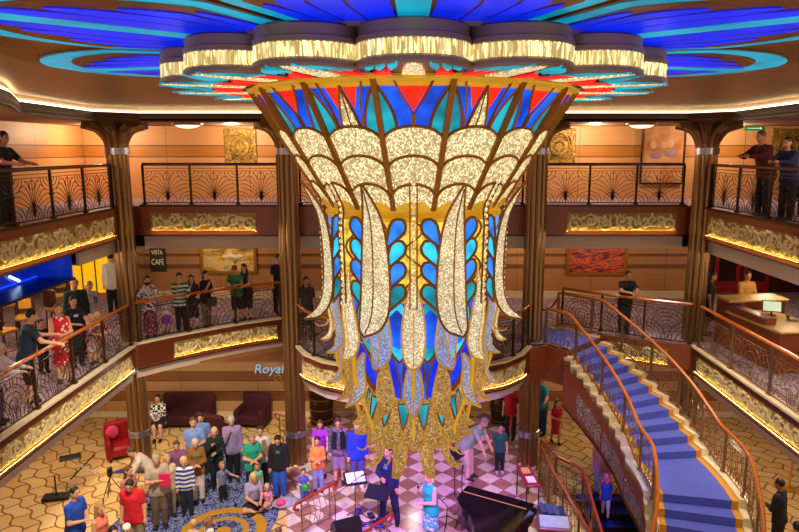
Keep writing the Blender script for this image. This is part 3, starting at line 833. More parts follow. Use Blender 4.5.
for k in range(8):
    az = (k+.5)*2*pi/8
    leaf(az, big, bw, CRYL, 'long_feather', .012, em=LEAD)
    for s in (-1, 1):                   # teardrops standing off both sides of the feather
        for j, zc in enumerate((7.68, 7.49, 7.30, 7.1)):
            g, ld = MB(), MB(); n = 14; R0 = .875
            x0, z0 = .10, zc-.14; x1, z1 = .215, zc+.06
            ax_ = Vector((x1-x0, z1-z0)); Ld = ax_.length; ax_ /= Ld; pr = Vector((-ax_.y, ax_.x)); LL, RR = [], []
            for i in range(n+1):
                t = i/n*1.28; q = x0+ax_.x*Ld*t, z0+ax_.y*Ld*t
                w_ = .082*(min(1, t/1.0)**.8 if t < .85 else .878*sqrt(max(0, 1-((t-.85)/.43)**2)))
                LL.append((q[0]+pr.x*w_, q[1]+pr.y*w_)); RR.append((q[0]-pr.x*w_, q[1]-pr.y*w_))
            mp = lambda p, o: CP(az+s*p[0]/R0, R0+o, p[1])
            g.strip([mp(p, 0) for p in LL], [mp(p, 0) for p in RR])
            o = mk(g, 'teardrop', (BLUEL, CYANG if j == 1 else TEALG)[j % 2], cha)
            ld.tube([mp(p, .004) for p in LL]+[mp(p, .004) for p in RR[::-1]], .014, 5, closed=True); mk(ld, 'leading', LEAD, o)
for k in range(8):                      # bead chains
    az = k*2*pi/8; P = catmull([(1.05, 8.12), (.98, 8.0), (.92, 7.87), (.93, 7.72), (.92, 7.4), (.91, 7.0)], 8); mb = MB(); fr = MB()
    d = 0; pts = [CP(az, r, z) for r, z in P]; L = plen(pts); nb = 20
    for i in range(nb+1):
        p, t = sample(pts, L*i/nb); mb.ball(p, .02 if i < nb else .03, 8, 6)
    b = mk(mb, 'bead_chain', CRY, cha)
    for s in (-1, 1): fr.tube([p+lat(az)*s*.031 for p in pts], .009, 4)
    mk(fr, 'chain_frame', LEAD, b)
t2 = [(.84, 7.3), (.87, 7.1), (.86, 6.85), (.83, 6.65), (.85, 6.52), (.90, 6.47), (.96, 6.46)]
w2 = [.01, .06, .1, .105, .085, .05, .004]
for k in range(16):
    az = k*2*pi/16
    leaf(az, [(r-.04*(k % 2), z-.03*(k % 2)) for r, z in t2], w2, CRYB if k % 2 else CRYL, 'middle_feather', .01)
t3 = [(.66, 6.48), (.72, 6.36), (.72, 6.22), (.72, 6.12), (.77, 6.02), (.86, 5.98)]
w3 = [.005, .06, .085, .085, .05, .004]
for k in range(16):
    az = k*2*pi/16; d = (k % 2 == 0)
    leaf(az, [(r+(.05 if d else -.03)*(i/5), z-.06*(1-d)) for i, (r, z) in enumerate(t3)], w3, CRYB if d else CRYG, 'lower_feather', .011)
t4 = [(.42, 5.97), (.47, 5.86), (.49, 5.74), (.52, 5.63), (.58, 5.555), (.64, 5.535)]
w4 = [.06, .09, .108, .115, .07, .004]
for k in range(16):
    leaf(k*2*pi/16, t4, w4, CRYG, 'skirt_feather', .012)
for k in range(16):
    az = (k+.5)*2*pi/16; n = 8; A, B = [], []
    for i in range(n+1):
        t = i/n; z = 5.93-.24*t; w_ = .062*(1-t)**.7; A.append(CP(az, .465+.06*t, z)-lat(az)*w_); B.append(CP(az, .465+.06*t, z)+lat(az)*w_)
    o = mk(MB().strip(A, B), 'teal_drop', TEALG, cha); mk(MB().tube(A+B[::-1], .01, 4, closed=True), 'leading', LEAD, o)
t5 = [(.36, 5.68), (.35, 5.5), (.36, 5.34), (.40, 5.22), (.47, 5.15), (.52, 5.17)]
w5 = [.05, .068, .07, .058, .035, .004]
for k in range(8): leaf((k+.5)*2*pi/8, t5, w5, CRYG, 'tail_feather', .009)
for k in range(8):                      # gilded hooks and finials
    az = (k+.12)*2*pi/8+.2
    for (r, z, q) in ((.88, 6.74, .1), (.5, 5.36, .08)):
        mb = MB(); mb.tube([CP(az, r+q*(1-cos(a))*.7, z-q*sin(a)*.6) for a in np.linspace(0, pi*.9, 9)], lambda t: .013*(1-.75*t), 5); mk(mb, 'tendril', EDGEG, cha)
    az = k*2*pi/8
    mb = MB(); mb.lathe([(.0, 6.5), (.022, 6.46), (.018, 6.3), (.026, 6.28), (.018, 6.26), (.018, 6.08), (.04, 6.04), (.045, 6.0), (.02, 5.95), (.016, 5.75), (.024, 5.7), (0, 5.55)], tuple(CP(az, .8, 0)), 10)
    b_ = .82
    mb.v = [tuple(Vector(p)-rad(az)*(.22*max(0, min(1, (6.2-p[2])/.5)))) for p in mb.v]
    mk(mb, 'finial', RIMG, cha)
for k in range(16):                     # glowing beads above the collar
    pass
# ------------------------------------------------------------------ grand staircase
LP = [(3.91, 15.4), (4.05, 15.24), (4.19, 15.06), (4.33, 14.88), (4.46, 14.68), (4.58, 14.47), (4.69, 14.24), (4.78, 13.99), (4.86, 13.72), (4.91, 13.44), (4.94, 13.14)]
AN = [45.5, 42, 38, 34, 30, 26, 21.5, 17.5, 14, 10, 6.5]
LP2 = [(4.9, 11.77), (4.85, 11.51), (4.79, 11.24), (4.71, 10.97), (4.6, 10.71), (4.47, 10.45), (4.32, 10.2), (4.15, 9.97), (3.96, 9.75), (3.75, 9.55)]
AN2 = [-12, -15.5, -19, -22.5, -26, -29.5, -33, -36.5, -40, -43.5]
CWD = 1.25
def nose(p, a): 
    e = Vector((cos(radians(a)), sin(radians(a)))); l = Vector(p); return l, e
NS = [nose(p, a) for p, a in zip(LP, AN)]
mids = [nose(p, a) for p, a in (((4.965, 12.8), 2.0), ((4.96, 12.45), -2.5), ((4.94, 12.1), -7.5))]
N2S = [nose(p, a) for p, a in zip(LP2, AN2)]
ZN = [Z4-.165*k for k in range(11)]; ZL = Z4-.165*11; RZ = ZL/10
stair = thing('grand_staircase', 'curving grand staircase with blue carpet and gold edging, descending from the middle deck', 'staircase', (4.9, 12.5, 0))
SO = Vector((4.9, 12.5, 0))
def off_(n_, a, z): p = n_[0]+n_[1]*a; return Vector((p.x, p.y, z))-SO
segs = []                                # (list of lines back to front, tread height)
top = nose((3.2, 16.05), 50); 
for k in range(10): segs.append(([NS[k], NS[k+1]], ZN[k+1]))
segs.append(([NS[10]]+mids+[N2S[0]], ZL))
for k in range(9): segs.append(([N2S[k], N2S[k+1]], ZL-RZ*(k+1)))
SB = .36
def slab(lines, a0, a1, z0, z1):
    mb = MB(); A = [off_(l, a0, z1) for l in lines]; B = [off_(l, a1, z1) for l in lines]
    n = len(A); vs = A+B+[p+Vector((0, 0, z0-z1)) for p in A+B]
    fs = [(i, n+i, n+i+1, i+1) for i in range(n-1)]+[(2*n+i, 2*n+i+1, 3*n+i+1, 3*n+i) for i in range(n-1)]
    fs += [(i, i+1, 2*n+i+1, 2*n+i) for i in range(n-1)]+[(n+i, 3*n+i, 3*n+i+1, n+i+1) for i in range(n-1)]
    fs += [(0, 2*n, 3*n, n), (n-1, 2*n-1, 4*n-1, 3*n-1)]
    return mb.add(vs, fs)
for i, (ln, z) in enumerate(segs):
    h = .165 if i < 11 else RZ
    s_ = slab(ln, -SB, CWD+SB, z-h+.03, z).build('step', STONE, stair, smooth=False)
    def ahead(lines, d):                 # carpet laps over the front edge
        return lines[:-1]+[(lines[-1][0]+Vector((lines[-1][1].y, -lines[-1][1].x))*d, lines[-1][1])]
    fl = ahead(ln, .012)
    slab(fl, 0, CWD, z-h, z+.012).build('carpet_runner', NAVY, s_, smooth=False)
    for a in (-.12, CWD): slab(fl, a, a+.12, z-h, z+.01).build('gold_border', GOLDC, s_, smooth=False)
    for a in (-SB-.01, CWD+.13): slab(ln, a, a+.22, z, z+.035).build('stone_curb', STONE, s_, smooth=False)
# upper landing carpet
lp = [(3.3, 17.4), (3.35, 15.95), (3.91, 15.4), (4.79, 16.29), (4.0, 17.3)]
struct(MB().prism(lp, Z4+.002, Z4+.014).build('floor_landing_carpet', NAVY, smooth=False))
struct(MB().prism([(3.3, 15.9), (3.83, 15.32), (3.91, 15.4), (3.35, 15.98)], Z4+.002, Z4+.018).build('floor_landing_border', GOLDC, smooth=False))
struct(MB().prism([(4.79, 16.29), (4.87, 16.37), (4.1, 17.4), (4.0, 17.3)], Z4+.002, Z4+.018).build('floor_landing_edging', GOLDC, smooth=False))
# stringers
def relief_panel_mat():
    m, t, b = nt('stringer_relief'); v = coords(t)
    f = noise(t, v, 14, 3, .6, 2.5)
    c = ramp(t, f, [(.38, rgb('3a2a26')), (.5, rgb('8a7470')), (.6, rgb('cdbab4'))])
    t.links.new(c, b.inputs['Base Color']); b.inputs['Metallic'].default_value = .4; b.inputs['Roughness'].default_value = .4
    bump(t, b, f, .8, .02); return m
SREL = relief_panel_mat()
lines = []; zs = []
for k in range(11): lines.append(NS[k]); zs.append(ZN[k])
for m_ in mids: lines.append(m_); zs.append(ZL)
for k in range(10): lines.append(N2S[k]); zs.append(ZL-RZ*k)
zs[11] = zs[12] = zs[13] = ZL
def low(i): return max(0.0, zs[i]-.98-.42*max(0, 1-i/12)) 
for sgn, a in ((-1, -SB), (1, CWD+SB)):
    mb = MB()
    for i in range(len(lines)-1):
        zt = zs[i+1]-.04 if i < 10 or i > 13 else ZL-.04
        pts = [off_(lines[i], a, low(i)), off_(lines[i+1], a, low(i+1)), off_(lines[i+1], a, zt), off_(lines[i], a, zt)]
        n3 = Vector((lines[i][1].x, lines[i][1].y, 0))*sgn
        mb.plate(pts if sgn < 0 else pts[::-1], n3*-1, .06)
    so = mb.build('stringer', WOOD, stair, smooth=False)
    for r0, r1 in ((2, 6), (6, 10), (10, 14), (14, 17)):
        mb = MB()
        for i in range(r0, r1):
            f0 = .18 if i == r0 else 0; f1 = .85 if i == r1-1 else 1
            P = []
            for f_, q in ((f0, .2), (f1, .2), (f1, .72), (f0, .72)):
                b0 = off_(lines[i], a, 0).lerp(off_(lines[i+1], a, 0), f_)
                lo_ = low(i)+(low(i+1)-low(i))*f_; hi_ = zs[i]+(zs[i+1]-zs[i])*f_-.26
                P.append(b0+Vector((0, 0, lo_+(hi_-lo_)*q))+Vector((lines[i][1].x, lines[i][1].y, 0))*sgn*.012)
            mb.plate(P if sgn < 0 else P[::-1], Vector((lines[i][1].x, lines[i][1].y, 0))*-sgn, .03)
        mb.build('relief_panel', SREL, so, smooth=False)
mb = MB(); mb.strip([off_(l, -SB, low(i)+.02) for i, l in enumerate(lines)], [off_(l, CWD+SB, low(i)+.02) for i, l in enumerate(lines)], Vector((0, 0, .06)))
mb.build('underside', WOODD, stair)
pl = [(3.32, 15.78, Z4+.04), (3.74, 15.22, Z4+.04)]+[tuple(off_(NS[k], -.22, ZN[k]+.04)+SO) for k in range(0, 11)]+[tuple(off_(m_, -.22, ZL+.04)+SO) for m_ in mids]+[tuple(off_(N2S[k], -.22, ZL-RZ*k+.04)+SO) for k in range(0, 8)]
GS = 'grand staircase balustrades'
STI = M('pale_bronze_ironwork', '9a7a50', .35, .75, .2, 20)
balustrade('balustrade', 'inner curved balustrade of the grand staircase, beside the purple stringer', pl, 1.05, RAILW, STI, 2, .9, GS, .038, .0085)
pr = [(3.98, 17.42, Z4+.04), (4.99, 16.55, Z4+.04)]+[tuple(off_(NS[k], CWD+.25, ZN[k]+.04)+SO) for k in range(1, 11)]+[tuple(off_(m_, CWD+.25, ZL+.04)+SO) for m_ in mids]+[tuple(off_(N2S[k], CWD+.25, ZL-RZ*k+.04)+SO) for k in range(0, 8)]
balustrade('balustrade', 'outer curved balustrade of the grand staircase, on the side of the right balcony', pr, 1.05, RAILW, STI, 2, .92, GS, .038, .0085)
# lower stair in its well
ls = thing('lower_staircase', 'dim blue carpeted stair going down beneath the grand staircase', 'staircase', (4.75, 15.1, 0))
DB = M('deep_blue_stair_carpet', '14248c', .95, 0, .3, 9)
for k in range(9):
    mb = MB().box((-.1 if k < 2 else 0, -.16-.31*k, -.165*(k+1)-.2), (1.9 if k < 2 else 1.5, .32, .4)); st_ = mb.build('step', WOODD, ls, smooth=False)
    if k >= 2: st_.data.transform(Matrix.Translation((.05, 0, 0)))
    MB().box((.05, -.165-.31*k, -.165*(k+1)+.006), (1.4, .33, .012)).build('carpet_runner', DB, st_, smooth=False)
struct(MB().box((3.97, 12.1, -.9), (.06, 4.2, 1.8)).build('wall_stairwell_left', WOOD, smooth=False))
struct(MB().box((5.66, 12.5, -.9), (.06, 5.0, 1.8)).build('wall_stairwell_right', WOOD, smooth=False))
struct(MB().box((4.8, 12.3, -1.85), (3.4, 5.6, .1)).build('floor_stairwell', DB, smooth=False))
RAILR = M('red_rail_wood', '9a3420', .3, 0, .2, 8)  # red wood of the stage rails
balustrade('balustrade', 'low railing along the marble stage beside the piano and the magenta table', [(3.22, 15.4, .02), (3.25, 14.1, .02), (3.38, 12.6, .02), (3.5, 11.2, .02)], 1.2, RAILR, STI, 2, .98, 'stage level railings', .035, .0085)
balustrade('balustrade', 'angled railing around the lower stairwell with the deep blue carpet', [(3.3, 15.75, .02), (3.5, 14.8, .02), (3.97, 14.2, .02), (3.98, 11.4, -.9)], .95, RAILR, STI, 2, .98, 'stage level railings', .035, .0085)
# ------------------------------------------------------------------ furniture and fittings
def scroll_rail(label, a, b, h=.9, z=.0):
    """short step handrail with scrolled ends"""
    A, B = Vector(a), Vector(b); root = thing('handrail', label, 'handrail', A, 0, 'short step handrails')
    d = B-A; up = Vector((0, 0, h)); t = d.normalized(); L = d.length
    P = [up-t*.02+Vector((0, 0, -.16)), up-t*.14+Vector((0, 0, -.1)), up-t*.1+Vector((0, 0, .0)), up, d*.5+up, d+up, d+up+t*.12+Vector((0, 0, 0)), d+up+t*.16-Vector((0, 0, .1)), d+up+t*.06-Vector((0, 0, .16))]
    MB().tube(catmull(P, 4), .032, 8).build('handrail_top', RAILR, root)
    for f in (.06, .94): MB().tube([d*f, d*f+up], .018, 6).build('post', STI, root)
    mb = MB()
    for k in range(1, 5): mb.tube([d*(.1+.16*k)+Vector((0, 0, .12)), d*(.1+.17*k)+Vector((0, 0, h*.5))+t*.05, d*(.1+.16*k)+Vector((0, 0, h-.08))], .009, 4)
    for k in range(1, 4): mb.tube([d*.1+t*(L*.22*k*sin(a_))+Vector((0, 0, .14+h*.2*k*cos(a_))) for a_ in np.linspace(0, pi/2, 7)], .009, 4)
    mb.tube([d*.06+Vector((0, 0, .12)), d*.94+Vector((0, 0, .12))], .011, 4)
    mb.build('scrollwork', STI, root, smooth=False); return root
scroll_rail('red scrolled handrail on the pink steps at the near edge of the marble stage', (-2.44, 12.75, .16), (-1.85, 13.5, .16), .82)
scroll_rail('dark scrolled handrail behind the column left of the chandelier', (-3.85, 17.5, 0), (-3.4, 17.2, 0), .95)
scroll_rail('small red scrolled handrail end beside the floor monitor speaker', (-.98, 12.2, .16), (-.55, 12.75, .16), .5)
scroll_rail('slim handrail next to the boy in the dark green shirt', (2.62, 16.55, .16), (2.7, 17.0, .16), .9)

# grand piano
pn = thing('grand_piano', 'black grand piano with closed lid and a thin gold hinge line', 'piano', (1.85, 12.81, .16), atan2(-.74, 1.31))
EB = M('piano_ebony', '0c0a10', .12, 0, .2, 4, spec=.7)
def piano_shape(s=1.0, k=0):
    p = [(-.75, 0), (.75, 0), (.75, -.3)]+[(.75-.03*i, -.3-.24*i) for i in range(1, 4)]
    P = [(.75, 0), (.75, -1.55), (.68, -1.78), (.5, -1.9), (.28, -1.85), (.12, -1.6), (-.02, -1.3), (-.22, -1.05), (-.5, -.85), (-.7, -.62), (-.75, -.35), (-.75, 0)]
    Q = [tuple(p) for p in catmull(P[1:], 4)]
    return [(.75, 0)]+Q
mb = MB().prism(piano_shape()[::-1], .58, .93); mb.build('case', EB, pn, smooth=False)
mb = MB().prism([(x*1.015, y*1.01+.005) for x, y in piano_shape()[::-1]], .94, .975); ld = mb.build('lid', EB, pn, smooth=False)
MB().box((-.02, -.28, .979), (1.42, .018, .008)).build('gold_hinge', M('gold_hinge', 'f0b070', .3, .6, .1, 4, emit=.25), ld, smooth=False)  # hinge glow stands in for light caught by the gold line
mb = MB().bev((0, .12, .68), (1.5, .28, .14)); mb.build('keybed', EB, pn, smooth=False)
mb = MB().box((0, .16, .756), (1.22, .15, .014)); kb = mb.build('white_keys', M('ivory', 'e8e2d4', .3), pn, smooth=False)
mb = MB()
for i in range(36):
    if i % 7 not in (2, 6): mb.box((-.6+i*.0344, .12, .77), (.014, .09, .02))
mb.build('black_keys', BLACK, kb, smooth=False)
for x, y in ((-.62, -.1), (.62, -.1), (.42, -1.6)):
    MB().lathe([(.035, 0), (.04, .05), (.045, .1), (.06, .35), (.075, .58)], (x, y, 0), 12).build('leg', EB, pn)
MB().box((0, -.25, .12), (.2, .1, .03)).tube([(-.06, -.25, .13), (-.06, -.25, .58)], .012).tube([(.06, -.25, .13), (.06, -.25, .58)], .012).build('pedal_lyre', EB, pn)

BLUM = M('stand_metal', '30303e', .35, .5, .2, 10)
def tripod(mb, h=.25, r=.33, n=3, a=0):
    for k in range(n):
        q = a+2*pi*k/n; mb.tube([(0, 0, h), (r*.6*cos(q), r*.6*sin(q), h*.5), (r*cos(q), r*sin(q), .012)], .012, 5)
def mic_stand(label, loc, h, boom, rz):
    root = thing('microphone_stand', label, 'microphone stand', loc, rz, 'microphone stands on the stage')
    mb = MB(); tripod(mb); mb.build('base', BLUM, root); MB().tube([(0, 0, .2), (0, 0, h)], .011, 6).build('pole', BLUM, root)
    if boom:
        MB().tube([(-.15, 0, h-.08), (boom, 0, h+boom*.45)], .009, 6).build('boom', BLUM, root); tip = Vector((boom, 0, h+boom*.45)); d = Vector((1, 0, .2)).normalized()
    else: tip = Vector((0, 0, h)); d = Vector((.2, 0, 1)).normalized()
    MB().tube([tip, tip+d*.13], .014, 8, r2=.02).build('microphone', BLACK, root)
def music_stand(label, loc, h, rz, paper=True, w=.5):
    root = thing('music_stand', label, 'music stand', loc, rz, 'music stands on the stage')
    mb = MB(); tripod(mb, .22, .3); mb.build('base', BLUM, root); MB().tube([(0, 0, .18), (0, 0, h)], .012, 6).build('pole', BLUM, root)
    mb = MB(); mb.box((0, .0, h+.06), (w, .34, .012), 0, radians(28)); mb.box((0, -.15, h-.02), (w, .05, .02)); d = mb.build('desk', BLUM, root, smooth=False)
    if paper: MB().box((-.1, .0, h+.072), (.2, .27, .004), 0, radians(28)).box((.12, .0, h+.072), (.2, .27, .004), 0, radians(28)).build('sheet_music', M('paper', 'dcdcf0', .7), d, smooth=False)
mp = lambda px, py, z: tuple(onz(px, py, z))
def at(px, py, zt, zf=.16): p = onz(px, py, zt); return (p.x, p.y, zf)
music_stand('music stand with white sheets, nearest the man in the blue sweatshirt', at(355, 484, 1.05), .98, .3)
music_stand('low dark music stand in front of the man in the navy suit', at(378, 497, .95), .85, -.35, False, .55)
music_stand('tall narrow music stand at the left of the piano', at(455, 459, 1.25), 1.2, .9, False, .3)
mic_stand('microphone stand with a long boom left of the man in the navy suit', at(335, 498, 1.1), 1.02, .6, radians(28))
mic_stand('straight microphone stand right beside the piano lid', at(462, 475, 1.3), 1.25, 0, 0)
mic_stand('short microphone stand with boom, at the feet of the tall narrow music stand', at(447, 508, .6), .5, .3, 2.4)
# floor monitor, pedals, cable
mo = thing('floor_monitor_speaker', 'black wedge shaped floor monitor speaker at the bottom edge of the stage', 'speaker', at(346, 527, .3), radians(25))
MB().plate([(-.3, -.2, 0), (-.3, .2, 0), (-.3, .16, .2), (-.3, -.02, .36), (-.3, -.2, .3)], (1, 0, 0), .6).build('cabinet', BLACK, mo, smooth=False)
MB().plate([(-.27, .165, .19), (.27, .165, .19), (.27, -.005, .345), (-.27, -.005, .345)], (0, .6, .8), .012).build('grille', M('speaker_grille', '24242c', .7, .2, .3, 60), mo, smooth=False)
for i, (px, py) in enumerate(((358, 511), (371, 515), (360, 523), (384, 513), (378, 525))):
    p = at(px, py, .2); t_ = thing('effects_pedal', ['blue effects pedal farthest from the monitor speaker', 'dark effects pedal in the middle of the pedal cluster', 'violet effects pedal closest to the monitor speaker', 'grey effects pedal on the right of the cluster', 'blue effects pedal at the front of the cluster'][i], 'pedal', p, i*.4, 'effects pedals on the stage floor')
    MB().bev((0, 0, .03), (.14, .2, .06), .012).build('pedal_body', M('pedal_%d' % i, ['2030a0', '20202a', '6040a0', '505068', '2840b0'][i], .3), t_, smooth=False)
    MB().lathe([(.018, .06), (.018, .075), (0, .078)], (0, -.05, 0), 10).build('footswitch', SILVER, t_)
P = []
for i in range(70):
    a = i*.42; P.append((-1.02+.2*cos(a)*(1-.004*i)+.012*i*.3, 13.22+.5*.2*sin(a*1.13)+.003*i, .172+.002*sin(i)))
tag(MB().tube(P, .009, 5).build('cable', M('black_cable', '16162a', .5)), 'loose black cable coiled around the stands on the marble stage', 'cable')
# magenta table with papers
tb = thing('table', 'narrow magenta table with papers, next to the right column', 'table', (2.68, 14.1, .16), radians(5))
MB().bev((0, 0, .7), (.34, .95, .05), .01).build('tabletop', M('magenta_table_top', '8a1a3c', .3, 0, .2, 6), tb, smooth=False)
for x in (-.14, .14):
    for y in (-.43, .43): MB().tube([(x, y, 0), (x, y, .68)], .016, 6).build('leg', BLUM, tb)
for i, (x, y, c, l) in enumerate(((-.02, .22, 'c89a50', 'tan printed sheet on the magenta table'), (.03, -.2, 'd8d8ee', 'white sheet of paper on the magenta table'))):
    tag(MB().box((2.68+x, 14.1+y, .892), (.2, .28, .008), .1).build('paper_sheet', M('sheet_%d' % i, c, .7), smooth=False), l, 'paper')
for i in range(4):
    x = 2.86+.13*i; t_ = thing('storage_crate', ['dark blue crate under the table, leftmost of four', 'dark blue crate second from the table', 'navy crate third from the table', 'pale blue crate nearest the stage railing'][i], 'crate', (x, 13.25-.05*i, .16), .1, 'crates beside the stage railing')
    MB().bev((0, 0, .2), (.11, .4, .4), .015).build('crate_body', M('crate_%d' % i, ['1c2a5c', '24346c', '141c40', '8a9ac0'][i], .4), t_, smooth=False); MB().box((0, 0, .41), (.115, .41, .02)).build('crate_lid', M('crate_lid', '384880', .4), t_, smooth=False)
bx = thing('display_cabinet', 'wooden display cabinet with glass top between the piano and the stage railing', 'cabinet', (2.92, 12.35, .16), radians(-8))
MB().bev((0, 0, .3), (.66, .5, .6), .015).build('body', WOOD, bx, smooth=False)
MB().box((0, 0, .615), (.6, .44, .03)).build('glass_top', M('pale_glass_top', 'a8b8d8', .08, 0, .25, 9), bx, smooth=False)
MB().box((0, -.26, .3), (.56, .012, .46)).build('front_panel', WOODD, bx, smooth=False)

# armchairs and sofas
def armchair(label, loc, rz, m, w=.85, cushion=None, group=None, nm='armchair'):
    root = thing(nm, label, 'armchair' if nm == 'armchair' else 'sofa', loc, rz, group)
    MB().bev((0, 0, .26), (w-.1, .7, .3), .06).build('seat', m, root); 
    P = []
    mb = MB(); mb.bev((0, .34, .5), (w, .16, .86), .07); mb.build('backrest', m, root)
    for s in (-1, 1): MB().bev((s*(w/2-.05), -.02, .34), (.14, .74, .56), .06).build('armrest', m, root)
    for x in (-1, 1):
        for y in (-1, 1): MB().tube([(x*(w/2-.08), y*.3, 0), (x*(w/2-.08), y*.3, .12)], .025, 6).build('leg', BLACK, root)
    if cushion: 
        c = MB().ball((-w*.28, .2, .66), .2, 12, 8, (.85, .35, 1)).build('cushion', cushion, root)
    return root
PINK = M('pink_fabric', 'e04a70', .7)
armchair('bright red armchair with a pink cushion by the left column', (-8.05, 16.9, 0), radians(30), LEATHR, .9, PINK)
armchair('dark red sofa against the lobby wall, behind the woman in the checked top', (-7.0, 18.9, 0), 0, MAROON, 1.6, None, 'maroon seats along the lobby wall', 'sofa')
armchair('maroon armchair behind the men in light blue shirts', (-5.75, 17.9, 0), radians(160), MAROON, 1.0, None, 'maroon seats along the lobby wall')
armchair('tall maroon armchair against the lobby wall behind the man in the purple shirt', (-4.95, 18.9, 0), radians(-10), MAROON, .9, None, 'maroon seats along the lobby wall')
for s, l in ((-1, 'ringed bronze urn planter behind the woman in purple'), (1, 'ringed bronze urn planter behind the boy in dark green')):
    u = thing('urn', l, 'urn', (s*2.75-.05, 18.75, .16), 0, 'ringed bronze urns')
    MB().lathe([(.3, 0), (.36, .06), (.3, .12), (.34, .2), (.36, .45), (.36, .7), (.3, .8), (.38, .86), (.38, .95), (.3, 1.0), (.28, .96), (0, .94)], n=24).build('vessel', BRONZE, u)
    for z in (.16, .5, .82): MB().lathe([(.35, -.02), (.385, 0), (.35, .02)], (0, 0, z), 24, cap=False).build('ring', GOLD, u)
# stands under the left balcony
st_ = thing('stand', 'black flat topped equipment stand on the yellow carpet at the left', 'stand', (-8.7, 14.6, 0), .2)
MB().box((0, 0, .06), (.6, .3, .07)).build('plinth', BLACK, st_, smooth=False); MB().tube([(0, 0, .09), (0, 0, .62)], .02, 6).build('pole', BLACK, st_)
st_ = thing('folding_stand', 'white legged folding stand leaning on the yellow carpet under the left balcony', 'stand', (-8.55, 15.6, 0), .5)
MB().tube([(-.3, 0, .62), (.35, 0, .0)], .022, 6).build('white_leg', M('white_paint', 'd8d0c4', .5), st_); MB().tube([(.3, .1, .55), (-.3, .1, .0)], .018, 6).build('dark_leg', BLACK, st_); MB().bev((-.25, .05, .63), (.5, .3, .04), .01).build('tray', BLACK, st_, smooth=False)
st_ = thing('camera_tripod', 'dark equipment tripod on the yellow carpet, left of the man in blue', 'tripod', (-7.25, 14.4, 0), .2)
mb = MB(); tripod(mb, .7, .35); mb.build('legs', BLACK, st_); MB().bev((0, 0, .82), (.1, .16, .22), .02).build('head', BLACK, st_, smooth=False)
# bag heap by the seated woman
bg_ = thing('tote_bag', 'slumped grey and pink bag on the floor beside the seated blond woman', 'bag', (-3.05, 14.25, .0), .3)
mb = MB(); mb.ball((0, 0, .11), .3, 14, 8, (1.1, .7, .42)); mb.build('bag_body', M('grey_pink_fabric', '9a98a4', .8, 0, .5, 9), bg_)
MB().ball((-.12, -.12, .2), .12, 10, 7, (1.1, .8, .6)).build('pink_bundle', PINK, bg_); MB().tube([(.2*cos(a), .05, .2+.14*sin(a)) for a in np.linspace(0, pi, 8)], .015, 5).build('strap', BLACK, bg_)
# shrub
sh = thing('potted_shrub', 'round green shrub at the foot of the lower stairwell, beneath the grand staircase', 'plant', (4.35, 12.0, -1.2), 0)
GRN = M('shrub_leaves', '2c6a2c', .6, 0, .5, 14)
rs = np.random.RandomState(3); mb = MB()
for i in range(700):
    d = Vector(rs.normal(size=3)).normalized(); c = Vector((0, 0, .62))+d*.26*(.8+.25*rs.rand()); u = d.orthogonal().normalized(); u.rotate(Matrix.Rotation(rs.rand()*6.3, 3, d)); v = d.cross(u)
    mb.add([c-u*.045, c+v*.02+d*.015, c+u*.045, c-v*.02+d*.015], [(0, 1, 2, 3)])
mb.ball((0, 0, .62), .22, 12, 8); mb.build('foliage', GRN, sh, smooth=False)
MB().lathe([(.14, 0), (.2, .3), (.21, .34), (.18, .36), (0, .34)], n=16).tube([(0, 0, .3), (0, 0, .5)], .03).build('pot', BRONZE, sh)
sp_ = thing('stanchion', 'brass stanchion post on the yellow carpet under the right balcony', 'stanchion', tuple(onz(789, 489, 0)), 0)
MB().lathe([(.2, 0), (.2, .02), (.05, .05), (.03, .08)], n=20).build('base', GOLDL, sp_); MB().lathe([(.028, .05), (.028, .95), (.05, .97), (.05, 1.0), (0, 1.03)], n=14).build('post', GOLDL, sp_)
# velvet rope at the stair head
rp = thing('velvet_rope', 'dark red velvet rope hanging across the stair head, right of the column', 'rope', (3.3, 17.2, Z4), 0)
for x in (0, .62): MB().lathe([(.13, 0), (.13, .02), (.02, .04), (.02, .86), (.035, .9), (0, .93)], (x, .1*x, 0), 12).build('stanchion', GOLDL, rp)
MB().tube([(.62*t, .062*t, .84-.32*sin(pi*t)) for t in np.linspace(0, 1, 12)], .025, 7).build('rope', M('velvet_rope_red', '6a0c18', .8), rp)

# ------------------------------------------------------------------ pictures, signs, lights on the walls
def framed(name, label, cat, c, w, h, fm, pm, fw=.07, rot=0, group=None, mat_=None, part='canvas'):
    root = thing(name, label, cat, c, rot, group)
    mb = MB()
    for x, z, a, b in ((0, h/2-fw/2, w, fw), (0, -h/2+fw/2, w, fw), (-w/2+fw/2, 0, fw, h-2*fw), (w/2-fw/2, 0, fw, h-2*fw)): mb.bev((x, -.03, z), (a, .06, b), .012)
    mb.build('frame', fm, root, smooth=False)
    MB().box((0, -.012, 0), (w-2*fw, .02, h-2*fw)).build(part, pm, root, smooth=False)
    return root
def painting_mat(name, stops, scale, dist, stretch=(1, 1, 1)):
    m, t, b = nt(name); f = noise(t, coords(t, stretch), scale, 4, .55, dist)
    t.links.new(ramp(t, f, [(p, rgb(c)) for p, c in stops]), b.inputs['Base Color']); b.inputs['Roughness'].default_value = .5; return m
PY = painting_mat('golden_landscape', [(.32, '4a3a1c'), (.42, 'a8842c'), (.52, 'd8aa34'), (.6, 'c8b490'), (.68, '8a9488')], 2.2, 1.2, (.6, 1, 1.6))
PR = painting_mat('crimson_abstract', [(.34, '241030'), (.44, '5a1830'), (.5, 'c03818'), (.57, 'e06a28'), (.64, '5a1c3c')], 2.6, 2.0, (.7, 1, 2.6))
pf = framed('painting', 'golden landscape painting in a gilt frame behind the cafe spectators', 'painting', (-6.05, 20.98, 4.83), 1.85, .95, GOLD, PY, .1)
mb = MB()
